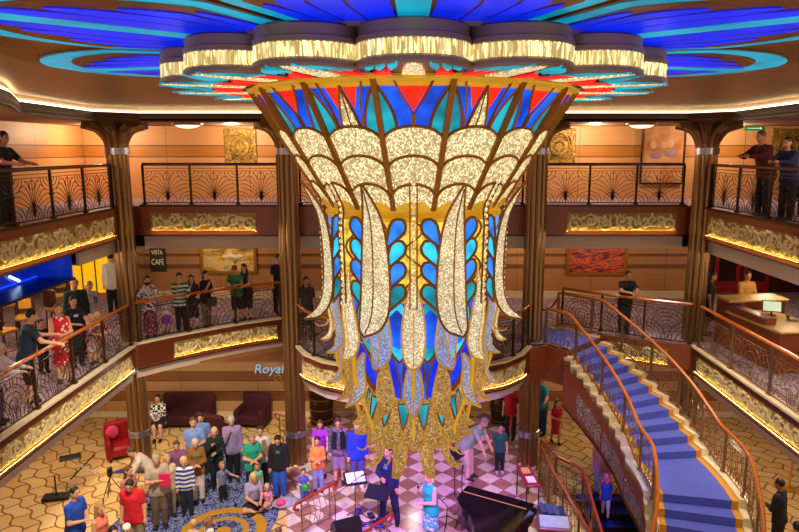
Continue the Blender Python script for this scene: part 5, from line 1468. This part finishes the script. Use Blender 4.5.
        HAIR = HAIR+[('e', tuple(R(0, -.053, -.006)), tuple(R(0, -.053, -.006)), .06*hs, .06*hs, (.039*hs, .045*hs, .052*hs), ML, 'sub')]
        sdf_obj('hair', sc(HAIR), .0075*H, .008*H, hairm(hair), body)
    # face
    for s in (-1, 1):
        MB().ball(R(s*.017, -.0465, .006)*H, .0062*H*hs, 8, 6).build('eye', M('eye_dark', '1c1410', .2), body)
        MB().tube([R(s*.026, -.0455, .019)*H, R(s*.018, -.0505, .0215)*H, R(s*.009, -.051, .020)*H], .0022*H*hs, 4).build('eyebrow', hairm(hair), body)
    MB().ball(R(0, -.0505, -.036)*H, .011*H*hs, 8, 5, (1.15, .45, .38)).build('mouth', M('lips', '9a4038', .4), body)
    ctx = dict(body=body, R=lambda x, y, q: R(x, y, q)*H, wr=[(a*H, b) for a, b in wr], che=che*H, pel=pel*H, T=T, X=X, fw=fw, H=H, hs=hs, rot=rot, nec=nec*H, hc=hc*H)
    if extra: extra(ctx)
    ry = Matrix.Rotation(radians(yaw), 3, 'Z'); ht = ry @ (head_top*H)
    if place is not None: loc = Vector(place)
    else:
        tgt = onz(head[0], head[1], z+ht.z); loc = Vector((tgt.x-ht.x, tgt.y-ht.y, z))
        d0 = hypot(tgt.x, tgt.y); d = d0+push; k = 1.0
        for _ in range(60):
            q = d/d0; zt = EYE+(tgt.z-EYE)*q; k = (zt-z)/ht.z
            loc = Vector((tgt.x*q-ht.x*k, tgt.y*q-ht.y*k, z))
            if z != Z4 or behind_rail(loc.x, loc.y, .3 if lean < 9 else .36): break
            d += .04
        body.scale = (k, k, k)
    body.location = loc; body.rotation_euler = (0, 0, radians(yaw))
    return body
# things carried or worn
def cap_hat(col):
    def f(c):
        R, k = c['R'], c['H']*c['hs']; mb = MB()
        V, Q = sdf([('e', tuple(R(0, .006, .026)), tuple(R(0, .006, .026)), .06*k, .06*k, (.05*k, .057*k, .05*k), [list(r) for r in c['rot']])], .008*c['H'], .004*c['H'])
        mb.add([tuple(v) for v in V], [tuple(int(i) for i in q) for q in Q]); mb.build('hat', cloth(col), c['body'])
    return f
def glasses(c):
    R = c['R']; k = c['H']*c['hs']; mb = MB()
    for s in (-1, 1): mb.tube([R(s*.018+.011*cos(a), -.053, .006+.009*sin(a)) for a in np.linspace(0, 2*pi, 9)], .0018*k, 4); mb.ball(R(s*.018, -.052, .006), .0098*k, 8, 5, (1, .3, .8))
    mb.build('sunglasses', BLACK, c['body'])
def print_palm(c):
    k = c['H']; o = c['che']-c['fw']*.074*k*1.1
    for x, z, q in ((-.015, .02, .055), (.02, -.08, .04)):
        mb = MB(); b = o+c['X']*x*k+c['T']*z*k; mb.ball(b, .012*k, 8, 5)
        for i in range(7): a = pi*i/6; mb.tube([b, o+c['X']*(x+q*.6*cos(a))*k+c['T']*(z+q*.8*sin(a)+.01)*k, o+c['X']*(x+q*cos(a))*k+c['T']*(z+q*.5*sin(a)-.004)*k], .007*k, 4)
        mb.build('palm_print', cloth('5a9a98'), c['body'])
def emblem(col, s=1.0):
    def f(c):
        k = c['H']; o = c['che']+c['fw']*.083*k*s; mb = MB()
        mb.ball(o, .026*k, 10, 6, (1.3, .35, .9)); mb.build('shirt_print', cloth(col), c['body'])
    return f
def vest(col, col2=None):
    def f(c):
        k = c['H']; o = c['che']; mb = MB(); n = c['fw']
        for s in (-1, 1):
            A = [o+c['X']*s*x*k+n*y*k+c['T']*t*k for x, y, t in ((.02, .088, .06), (.022, .092, 0), (.024, .094, -.09), (.024, .094, -.2))]
            B = [o+c['X']*s*x*k+n*y*k+c['T']*t*k for x, y, t in ((.075, .062, .07), (.09, .066, 0), (.1, .066, -.09), (.1, .068, -.2))]
            mb.strip(A, B, -n*.01)
        mb.build('open_front', cloth(col), c['body'])
    return f
def apron(col):
    def f(c):
        k = c['H']; o = c['pel']; mb = MB(); A, B = [], []
        for i in range(9): a = -1.3+2.6*i/8; A.append(o+c['X']*.086*k*sin(a)+c['fw']*.09*k*cos(a)+Vector((0, 0, .06*k))); B.append(o+c['X']*.1*k*sin(a)+c['fw']*.1*k*cos(a)-Vector((0, 0, .22*k)))
        mb.strip(A, B, Vector((0, .004, 0))); mb.build('apron', cloth(col), c['body'])
    return f
def multi(*fs):
    def f(c):
        for g in fs: g(c)
    return f
def held(name, label, cat, col, hand_i, size, off=(0, 0, 0), shape='box'):
    """a thing held in a hand: stays its own top-level object, placed once the person stands"""
    def f(c): HELD.append((c['body'], name, label, cat, col, c['wr'][hand_i][0]+c['wr'][hand_i][1]*.085*c['H']+Vector(off), size, shape))
    return f
HELD = []
def place_held():
    for body, name, label, cat, col, p, size, shape in HELD:
        loc = body.location+Matrix.Rotation(body.rotation_euler.z, 3, 'Z') @ p*body.scale.x
        if shape == 'box': o = MB().bev((0, 0, 0), size, min(size)*.2).build(name, M('held_'+col, col, .5), smooth=False)
        elif shape == 'mic': o = MB().lathe([(.0, -.16), (.012, -.155), (.016, 0), (.026, .02), (.028, .045), (.0, .07)], n=12).build(name, BLACK); o.rotation_euler = (.5, 0, 0)
        elif shape == 'camera': o = MB().bev((0, 0, 0), size, .012).lathe([(.035, 0), (.035, .09), (.028, .09), (0, .06)], (0, 0, 0), 14).build(name, BLACK, smooth=False); o.rotation_euler = (pi/2, 0, body.rotation_euler.z)
        elif shape == 'bag':
            o = MB().bev((0, 0, -.22), size, .03).tube([(-.09, 0, -.08), (-.07, 0, .02), (.07, 0, .02), (.09, 0, -.08)], .008, 5).build(name, M('held_'+col, col, .6, 0, .5, 20), smooth=False)
        o.location = loc if shape != 'bag' else loc
        tag(o, label, cat)
BG = None
# --- lobby, left group
person('woman in a black and white checked top sitting on the sofa beyond the left column', (157, 395), 1.65, 0, 10, hair='1c1410', hstyle='bob', arms=('lap', 'lap'), top=('e0dcd0', 'check', '18161a'), sleeve='long', bottom=('skirt', '14141a'), legs='sit', fem=True)
person('man in a light blue polo shirt, front one of the pair before the maroon armchair', (193, 418), 1.8, 0, 20, hair='5a4430', arms=('down', 'clasp'), top=('7c9cd8', None, None), bottom=('shorts', '7a7460'))
person('man in a pale blue shirt half hidden behind the man in the light blue polo', (200, 414), 1.82, 0, 10, hair='2c2018', top=('6c8cc4', None, None), bottom=('trousers', '2c3040'), push=0.4)
person('blond woman in a black jacket with a green top, clasping her hands', (214, 428), 1.62, 0, 15, hair='d8b070', hstyle='bob', arms=('pray', 'clasp'), top=('14181a', 'floral', '0c3a2c'), sleeve='long', bottom=('trousers', '14141a'), fem=True, bow=14)
person('grey haired man in a lavender shirt, hand at his chin', (231, 417), 1.86, 0, 18, hair='b8b0a8', arms=('face', 'down'), top=('9a84b8', None, None), sleeve='long', bottom=('trousers', '101014'), fat=1.15, bow=16, push=0.25)
person('older woman in a brown jacket and white trousers, looking down at her hands', (195, 440), 1.66, 0, 20, hair='c8b8a0', hstyle='short', arms=('clasp', 'clasp'), top=('8a5c2c', None, None), sleeve='long', bottom=('trousers', 'd8ccc4'), fem=True, bow=24, fat=1.05, extra=emblem('3c8a5c'))
person('man in a plum polo shirt behind the boy in stripes', (176, 442), 1.75, 0, 15, hair='4a3a2c', arms=('shoulder', 'shoulder'), top=('7a4a78', None, None), bottom=('trousers', 'a89878'), fat=1.1, bow=18, push=0.3)
person('boy in a blue and white striped sweater, standing with bowed head', (183, 458), 1.45, 0, 12, hair='d8b478', arms=('down', 'down'), top=('e4e4ec', 'stripe', '1c3a94'), sleeve='long', bottom=('trousers', '1c2034'), kid=.45, bow=22)
person('grey haired man in a beige shirt clutching a bright pink folder', (156, 456), 1.8, 0, 25, hair='a8987c', arms=('fold', 'fold'), top=('b4a490', None, None), bottom=('trousers', '6a5848'), bow=26, extra=held('folder', 'bright pink folder held by the man in the beige shirt', 'folder', 'e02a60', 0, (.24, .04, .3)))
person('woman in a cream top behind the man with the pink folder', (167, 455), 1.7, 0, 35, hair='c09a60', hstyle='bob', arms=('pray', 'down'), top=('cdb896', None, None), bottom=('trousers', '8a7a68'), fem=True, push=0.35)
person('brown haired woman in a dusty pink top, looking right, behind the man in red', (129, 466), 1.66, 0, 70, hair='5c3c22', hstyle='long', arms=('down', 'down'), top=('b06a68', None, None), bottom=('trousers', '3c4460'), fem=True)
person('man in a bright red polo shirt with his arms hanging, head bowed', (128, 482), 1.82, 0, 5, hair='2c2018', arms=('down', 'down'), top=('d4182c', None, None), bottom=('shorts', '8a7c60'), bow=30, fat=1.05)
person('man in a royal blue t-shirt at the lower left, clapping his hands', (75, 487), 1.8, 0, 75, hair='241a14', arms=('clasp', 'clasp'), top=('1c48b0', None, None), bottom=('trousers', '7a6a50'), fat=1.12)
person('girl with light brown hair in a coral top next to the man in royal blue', (100, 504), 1.55, 0, 70, hair='a87c4c', hstyle='long', top=('e07a64', None, None), sleeve='none', bottom=('shorts', '4a5a80'), fem=True, kid=.2)
person('person in a white cap at the bottom edge below the man in red', (126, 525), 1.5, 0, 10, hair='5a4028', top=('c0b8b0', None, None), bottom=('shorts', '303848'), extra=cap_hat('e8e4dc'))
person('person with dark hair crouching at the bottom left edge beside the girl in coral', (113, 527), 1.6, 0, 40, hair='241812', hstyle='bob', top=('241c24', None, None), bottom=('trousers', '20202a'), fem=True)
person('man in a white shirt bending over by the left column, facing the red armchair', (128, 448), 1.75, 0, -70, hair='4a3828', arms=('reach', 'reach'), top=('cfc4b8', None, None), sleeve='long', bottom=('trousers', '6a5a4c'), lean=42, bow=10)
person('toddler in a grey blue t-shirt and dark trousers in the middle of the blue carpet', (222, 462), .98, 0, 40, hair='a87c50', top=('6a78a4', None, None), bottom=('trousers', '16161e'), kid=1.0, arms=('down', 'out'), extra=emblem('e04a60'))
person('woman in a teal green polo shirt with clasped hands and dark jeans', (252, 435), 1.7, 0, 20, hair='8a7c68', arms=('clasp', 'clasp'), top=('1c9a80', None, None), bottom=('trousers', '1c2034'), bow=22, fat=1.05, fem=True)
person('man in a white t-shirt and tan vest behind the woman in teal green', (260, 427), 1.76, 0, 5, hair='3a2c20', arms=('clasp', 'down'), top=('d8d0d0', None, None), bottom=('trousers', '2a2a3a'), extra=vest('9a8464'), push=0.3)
person('teenager in a black hooded sweatshirt and blue jeans left of the column', (277, 437), 1.68, 0, 5, hair='14100e', arms=('down', 'down'), top=('161420', None, None), sleeve='long', bottom=('trousers', '2c5cb0'), shoes='141418', bow=28, extra=multi(emblem('2a8a50')))
person('blond woman in a lilac top and dark skirt sitting on the floor', (254, 474), 1.68, 0, 30, hair='e0bc80', hstyle='long', arms=('lap', 'lap'), top=('a8a0c8', None, None), sleeve='short', bottom=('skirt', '181c30'), legs='ground', fem=True, bow=20, lean=10)
person('little girl in a pale green dress between the seated woman and the woman in teal', (257, 463), 1.15, 0, 15, hair='b08850', hstyle='long', top=('6ac0a0', None, None), bottom=('dress', None), kid=.8, fem=True, extra=None, push=0.35)
person('small child in pink sitting beside the seated blond woman', (267, 484), .95, 0, 20, hair='d8b080', hstyle='bob', arms=('lap', 'lap'), top=('d88aa0', None, None), bottom=('skirt', 'c87a98'), legs='ground', kid=.9, fem=True)
person('fair haired child at the bottom edge of the blue carpet medallion', (194, 519), .95, 0, 170, hair='d0a870', top=('c8a890', None, None), bottom=('shorts', '8a7a90'), kid=.9)
person('child with a pigtail and white top at the bottom edge of the blue carpet medallion', (210, 516), 1.0, 0, 150, hair='8a5c34', hstyle='pony', top=('e4d8d8', None, None), bottom=('skirt', 'c06a80'), kid=.9, fem=True)
person('child whose brown head just rises at the bottom edge below the grey and pink bag', (279, 527), 1.0, 0, 160, hair='6a4a34', hstyle='short', top=('b04a60', None, None), bottom=('shorts', '404a70'), kid=.9)
person('tiny child with a green ball behind the red scrolled handrail', (306, 481), .9, .0, 10, hair='5a3c28', top=('4a58a8', None, None), bottom=('trousers', '4a5aa0'), kid=1.0, arms=('clasp', 'clasp'), place=(-2.62, 14.35, 0), extra=held('ball', 'green ball held by the tiny child behind the handrail', 'ball', '1c9a3c', 0, (.16, .16, .16)))
# --- lobby, centre stage
person('woman in a bright purple top standing behind the girl in the orange poncho', (320, 421), 1.68, .16, 8, hair='5a2c1c', hstyle='long', arms=('shoulder', 'shoulder'), top=('a030d0', None, None), bottom=('shorts', '6a6a88'), fem=True, bow=18, push=0.3)
person('girl in an orange poncho and grey leggings in front of the woman in purple', (317, 437), 1.4, .16, 5, hair='3a2418', arms=('clasp', 'clasp'), top=('e08840', None, None), sleeve='long', bottom=('trousers', '8088b0'), kid=.4, fem=True, bow=8, fat=1.15)
person('man in an open black cardigan over a patterned shirt, with pinkish shorts', (338, 419), 1.76, .16, 5, hair='4a3024', top=('3c5a60', 'floral', 'b0508a'), sleeve='long', bottom=('shorts', '8a708c'), bow=20, fat=1.08, extra=vest('121016'))
person('balding man in a blue sweatshirt and grey shorts with bowed head', (358, 424), 1.76, .16, 15, hair='b09a88', hstyle='fringe', top=('1c38b4', None, None), sleeve='long', bottom=('shorts', '4a5088'), shoes='d8d0d8', bow=30, fat=1.15)
person('performer in a navy suit with a blue shirt, standing among the music stands', (387, 446), 1.82, .16, -25, hair='241a24', arms=('clasp', 'down'), top=('141c48', None, None), sleeve='long', bottom=('trousers', '181c44'), legs='wide', extra=multi(emblem('4a80d8', 1.02)))
person('blond singer in a teal dress with a floral skirt, holding a microphone', (428, 472), 1.68, .16, -50, hair='e8c090', hstyle='bob', skn='e8b098', arms=('mic', 'clasp'), top=('1cc0a8', None, None), sleeve='none', bottom=('skirt', '40b8b0', 'floral', 'e4e0f0'), fem=True, extra=held('microphone', 'black hand microphone held by the singer in teal', 'microphone', '101014', 0, (1, 1, 1), (0, 0, .03), 'mic'))
# --- lobby, right
person('man in a sage green polo and khaki trousers bending forward beside the boy', (487, 419), 1.82, .16, 60, hair='8a7c70', arms=('reach', 'reach'), top=('88a888', None, None), bottom=('trousers', 'd0b498'), lean=34, bow=16, fat=1.1)
person('boy in a dark green t-shirt and black trousers right of the bending man', (501, 424), 1.32, .16, 0, hair='1c1412', arms=('out', 'down'), top=('1c5a48', None, None), bottom=('trousers', '14141c'), shoes='b0a8b8', kid=.5)
person('person in a red top and dark trousers behind the right centre column', (511, 400), 1.65, .16, -20, hair='3c2818', top=('b0142c', None, None), bottom=('trousers', '20202c'), place=(2.8, 17.6, .16))
person('tall man in a teal shirt in the shade right of the right centre column', (541, 375), 1.85, 0, -60, skn='b07a58', hair='1c1410', arms=('down', 'out'), top=('146a78', None, None), bottom=('trousers', '1c2c5a'))
person('girl in a red dress walking on the yellow carpet under the grand staircase', (558, 400), 1.3, 0, 10, hair='5a3a20', hstyle='long', arms=('clasp', 'down'), top=('c01838', None, None), bottom=('dress', None), kid=.5, fem=True, legs='step')
person('person in a pale pink top and light trousers half hidden by the stair stringer', (603, 437), 1.6, 0, -15, hair='6a4a30', top=('d088b8', None, None), bottom=('trousers', 'b0a8c8'), legs='step')
person('small child in blue with pink hair at the top of the dim lower stairs', (607, 473), 1.0, 0, 170, hair='d04a90', hstyle='bob', top=('2038c8', None, None), bottom=('shorts', 'b8a8d0'), kid=.9, legs='step', fem=True)
person('dark haired person in a black jacket walking below the right balcony', (779, 478), 1.7, 0, -140, skn='a87850', hair='16100c', arms=('down', 'clasp'), top=('1a1418', None, None), sleeve='long', bottom=('trousers', '1c1420'))
person('person in dark clothes at the lower right corner, only the shoulder in view', (797, 521), 1.65, 0, 180, hair='14100c', top=('16141a', None, None), sleeve='long', bottom=('trousers', '16141a'))
# --- middle deck, left
GL = None
person('man in a navy t-shirt with a palm print on its back, at the left handrail', (33, 309), 1.82, Z4, 130, hair='1c1410', arms=('out', 'rail'), top=('1c3048', None, None), bottom=('shorts', '2a2a30'), lean=12, fat=1.1, extra=print_palm)
person('woman in a red and white polka dot dress standing at the left handrail', (58, 304), 1.68, Z4, 40, hair='7a5030', hstyle='bob', arms=('rail', 'clasp'), top=('d8182c', 'dots', 'f0e4e0'), sleeve='none', bottom=('dress', None), fem=True, fat=1.22)
person('dark haired woman in a black t-shirt with a pale anchor print', (73, 297), 1.66, Z4, 45, hair='2a1a12', hstyle='long', arms=('clasp', 'rail'), top=('1a1a24', None, None), bottom=('trousers', '20202c'), fem=True, extra=emblem('c0c8d8', 1.1), push=0.35)
person('bald man in a dark green shirt behind the woman in black', (74, 278), 1.84, Z4, 35, skn='cf8a64', hair='6a4a38', hstyle='bald', top=('123028', None, None), sleeve='long', bottom=('trousers', '1a1a20'), fat=1.1)
person('blond woman in a white cardigan looking down at her phone', (90, 282), 1.68, Z4, 55, hair='c89a5c', hstyle='bob', arms=('phone', 'phone'), top=('cfc4d0', None, None), sleeve='long', bottom=('trousers', '3a3440'), fem=True, bow=24, extra=held('phone', 'dark blue phone in the hands of the blond woman', 'phone', '1c2a6a', 0, (.08, .015, .15)))
person('child in a red top stretching along the end of the left handrail', (98, 312), 1.2, Z4, 60, hair='d0a878', hstyle='bob', arms=('rail', 'rail'), top=('c81c30', 'floral', 'e8d8d0'), sleeve='long', bottom=('skirt', 'b81c34', 'floral', 'd8d0c8'), kid=.6, lean=18, fem=True)
person('person in a flowered outfit pressed to the left railing beside the child in red', (91, 314), 1.3, Z4, 70, hair='c8a888', hstyle='bob', arms=('rail', 'rail'), top=('a8a0a0', 'floral', 'c83040'), bottom=('skirt', 'b0a8a8', 'floral', 'c83040'), kid=.4, fem=True)
person('waiter in a white shirt with a dark red apron by the yellow wall panels', (110, 253), 1.8, Z4, 200, hair='16100c', top=('d8d0c4', None, None), sleeve='long', bottom=('trousers', '16141a'), extra=apron('7a1224'))
person('dark haired child between the palm print man and the polka dot woman', (41, 319), 1.25, Z4, 60, hair='1c120c', top=('20202a', None, None), bottom=('trousers', '1c1c24'), kid=.5, push=0.3)
person('silver haired person in a white top at the left edge, resting on the handrail', (2, 343), 1.65, Z4, 100, hair='d0c8c0', hstyle='bob', arms=('rail', 'rail'), top=('dcd4dc', None, None), sleeve='long', bottom=('trousers', '6a4a60'), fem=True, lean=14)
# --- middle deck, far left arch
person('dark haired woman holding up a camera at the end of the cafe railing', (147, 276), 1.68, Z4, 25, hair='14100c', hstyle='long', arms=('camera', 'camera'), top=('e0d0d8', 'floral', '2a2030'), sleeve='long', bottom=('longskirt', '4a1c30', 'floral', 'c05a80'), fem=True, extra=held('camera', 'black camera raised by the dark haired woman at the cafe railing', 'camera', '141416', 0, (.13, .06, .09), (0.04, 0, 0), 'camera'))
person('small child in purple behind the rail beside the woman with the camera', (164, 293), 1.05, Z4, 20, hair='c8a890', hstyle='bob', top=('d0c0cc', None, None), bottom=('skirt', '7a2ca0'), kid=.8, fem=True)
person('boy in a green and white striped shirt leaning on the cafe railing', (179, 273), 1.62, Z4, 25, hair='3a2a1c', arms=('face', 'rail'), top=('e0e4dc', 'stripe', '1c6a44'), sleeve='long', bottom=('trousers', '16161c'), kid=.15, bow=14)
person('girl with chin in hand next to the boy in green stripes', (191, 275), 1.58, Z4, 20, hair='4a2a18', hstyle='long', arms=('face', 'rail'), top=('3a2430', None, None), bottom=('shorts', '20202a'), fem=True, kid=.1)
person('woman in a black top with a shoulder bag at the middle of the cafe railing', (206, 271), 1.66, Z4, 60, hair='2c1a10', hstyle='bob', arms=('face', 'clasp'), top=('16141a', None, None), bottom=('trousers', '6a5a50'), fem=True, extra=held('handbag', 'dark shoulder bag on the arm of the woman in black at the cafe railing', 'bag', '2a201c', 1, (.26, .1, .24), (0, 0, 0), 'bag'))
person('man in a green t-shirt and reddish cap leaning with folded arms on the cafe railing', (234, 266), 1.78, Z4, 5, arms=('lean', 'lean'), top=('3c8a58', None, None), bottom=('shorts', '242430'), lean=16, skn='d08a68', extra=cap_hat('8a4a34'))
person('woman with long dark hair close to the man in the green t-shirt', (243, 264), 1.72, Z4, -10, hair='1c100a', hstyle='long', arms=('rail', 'rail'), top=('3a1c24', None, None), sleeve='none', bottom=('shorts', '1a1a22'), fem=True, lean=10, push=0.3)
person('person in dark clothes half hidden behind the column at the end of the cafe railing', (279, 264), 1.75, Z4, 40, hair='14100c', top=('14141a', None, None), bottom=('trousers', '16161c'), place=(-4.05, 19.0, Z4))
person('dark haired woman on the walkway just right of the column, left of the chandelier', (306, 277), 1.64, Z4, 10, hair='1c120e', hstyle='long', top=('3c2c34', None, None), bottom=('trousers', '2a2430'), fem=True, skn='b07c60')
# --- middle deck, right
person('man in a black t-shirt with folded arms leaning on the railing at the stair head', (629, 271), 1.78, Z4, 0, hair='2a1a14', arms=('lean', 'lean'), top=('121216', None, None), bottom=('trousers', '2c2c38'), lean=10, skn='b8805c')
person('woman in a dark dress with a flowered bag beside the right column', (714, 272), 1.68, Z4, 60, hair='2a1c12', hstyle='bob', top=('1a1418', None, None), bottom=('dress', None), fem=True, skn='b88058', extra=held('handbag', 'flowered handbag carried by the woman beside the right column', 'bag', 'b09a70', 1, (.26, .12, .26), (0, 0, 0), 'bag'))
person('attendant sitting behind the service desk, only head and shoulders showing', (756, 281), 1.68, Z4, 0, hair='3a2414', hstyle='short', arms=('lap', 'lap'), top=('c8964c', None, None), sleeve='long', bottom=('trousers', '2a2020'), skn='c8905c', place=(8.75, 16.75, Z4))
# --- upper deck
person('grey haired man in a dark red shirt leaning on the upper right railing', (761, 136), 1.84, Z5, -70, hair='5a5048', arms=('lean', 'lean'), top=('5a1420', None, None), sleeve='long', bottom=('trousers', '20202a'), lean=18, fat=1.12, skn='c88a68', place=(7.68, 14.35, Z5))
person('woman in a navy jacket with brown hair on the upper right railing', (783, 139), 1.68, Z5, -60, hair='3a2418', hstyle='bob', arms=('lean', 'lean'), top=('1c2050', None, None), sleeve='long', bottom=('trousers', '1a1a24'), lean=14, fem=True, skn='c88a70', place=(7.68, 13.4, Z5))
person('person in dark sunglasses behind the woman in navy on the upper deck', (791, 138), 1.66, Z5, -30, hair='241812', hstyle='short', top=('8a8a98', None, None), bottom=('trousers', '24242c'), extra=glasses, place=(8.3, 14.1, Z5))
person('person with dark hair resting folded hands on the upper railing at the left edge', (4, 133), 1.75, Z5, 80, hair='16100c', hstyle='bob', arms=('rail', 'rail'), top=('24242c', None, None), bottom=('trousers', '24242c'), lean=8, skn='c08070', place=(-7.75, 12.35, Z5))
place_held()
# ------------------------------------------------------------------ light
def lamp(kind, name, loc, energy, col, size=.1, spot=None, blend=.5, target=None):
    l = bpy.data.lights.new(name, kind); l.energy = energy; l.color = col
    if kind in ('POINT', 'SPOT'): l.shadow_soft_size = size
    if kind == 'AREA': l.shape = 'SQUARE'; l.size = size
    if kind == 'SPOT': l.spot_size = radians(spot); l.spot_blend = blend
    o = bpy.data.objects.new(name, l); o.location = loc; COL.objects.link(o)
    if target is not None: o.rotation_euler = (Vector(target)-Vector(loc)).to_track_quat('-Z', 'Y').to_euler()
    return o
WARM = (1, .78, .52); WH = (1, .86, .68)
for x in (-8.8, -5, -1.5, 1.5, 5, 8.8): lamp('POINT', 'upper_downlight', (x, 18.3, 8.9), 120, WARM, .12)
for y in (8, 12): 
    for s in (-1, 1): lamp('POINT', 'upper_side_downlight', (s*8.6, y, 8.8), 70, WARM, .12)
for x, y in ((-10.5, 18.5), (-6, 19.6), (-1.5, 19.0), (3.5, 19.6), (6.2, 19.2), (-9.2, 14.5), (-10.0, 10.5), (9.3, 15.5), (9.9, 11), (10.5, 19), (-9.2, 13.0), (-9.0, 15.6), (9.2, 13.0)):  # the last ones are unseen, added to brighten the deck sides
    lamp('POINT', 'middle_deck_light', (x, y, 5.6), 54, WARM, .12)
for x, y in ((-9.5, 16.5), (-6, 17.2), (-3.2, 17.5), (0, 17.2), (4.5, 18), (9, 17), (-9.5, 12.5), (9, 12), (-8.2, 14.6), (-7.6, 12.6), (-8.6, 16.2), (8.3, 14.4), (7.6, 12.4)):  # last entries are unseen points added to brighten the floor under the balconies
    lamp('POINT', 'lobby_light', (x, y, 2.5), 52, WH, .12)
for x, y, z, tx, ty, e in ((-4, 9, 9.2, -5, 14.5, 420), (-3.5, 8.5, 9.2, -5, 15, 300), (5.3, 15.2, 9.0, 5.2, 14.6, 170), (5.6, 12.2, 9.2, 5.4, 12.0, 210), (4.6, 9, 9.2, 5.6, 14.5, 170), (6.5, 9, 9.2, 6.5, 13, 120)):
    lamp('SPOT', 'stage_can_light', (x, y, z), e*6, WH, .15, 60, .8, (tx, ty, 0))
for x, e, c in ((-2.5, 520, (.45, .2, 1)), (2.5, 560, (.46, .2, 1)), (0, 420, (.75, .25, 1))):
    lamp('SPOT', 'purple_stage_spot', (x, 8.2, 6.2), e*4.4, c, .12, 44, .7, (x*.25, 14.3, 0))
lamp('SPOT', 'blue_stair_spot', (3.6, 9.5, 6.0), 900, (.15, .2, 1), .1, 24, .6, (4.5, 14, 0))
w = bpy.data.worlds.new('world'); S.world = w; w.use_nodes = True
bg = w.node_tree.nodes['Background']; bg.inputs['Color'].default_value = (1, .78, .58, 1); bg.inputs['Strength'].default_value = .8

# ------------------------------------------------------------------ camera
cam = bpy.data.cameras.new('camera'); co = bpy.data.objects.new('camera', cam); COL.objects.link(co)
co.location = (0, 0, EYE); co.rotation_euler = (pi/2-PITCH, 0, 0)
cam.sensor_width = 36; cam.lens = FPX/799*36; cam.shift_x = (399.5-CX)/799; cam.clip_end = 100; cam.clip_start = .05
S.camera = co
S.view_settings.view_transform = 'Standard'; S.view_settings.look = 'None'; S.view_settings.gamma = 1; S.view_settings.use_curve_mapping = False
S.view_settings.exposure = 0
S.cycles.max_bounces = 5; S.cycles.diffuse_bounces = 3; S.cycles.transparent_max_bounces = 10; S.cycles.caustics_reflective = False; S.cycles.caustics_refractive = False
S.cycles.sample_clamp_indirect = 4
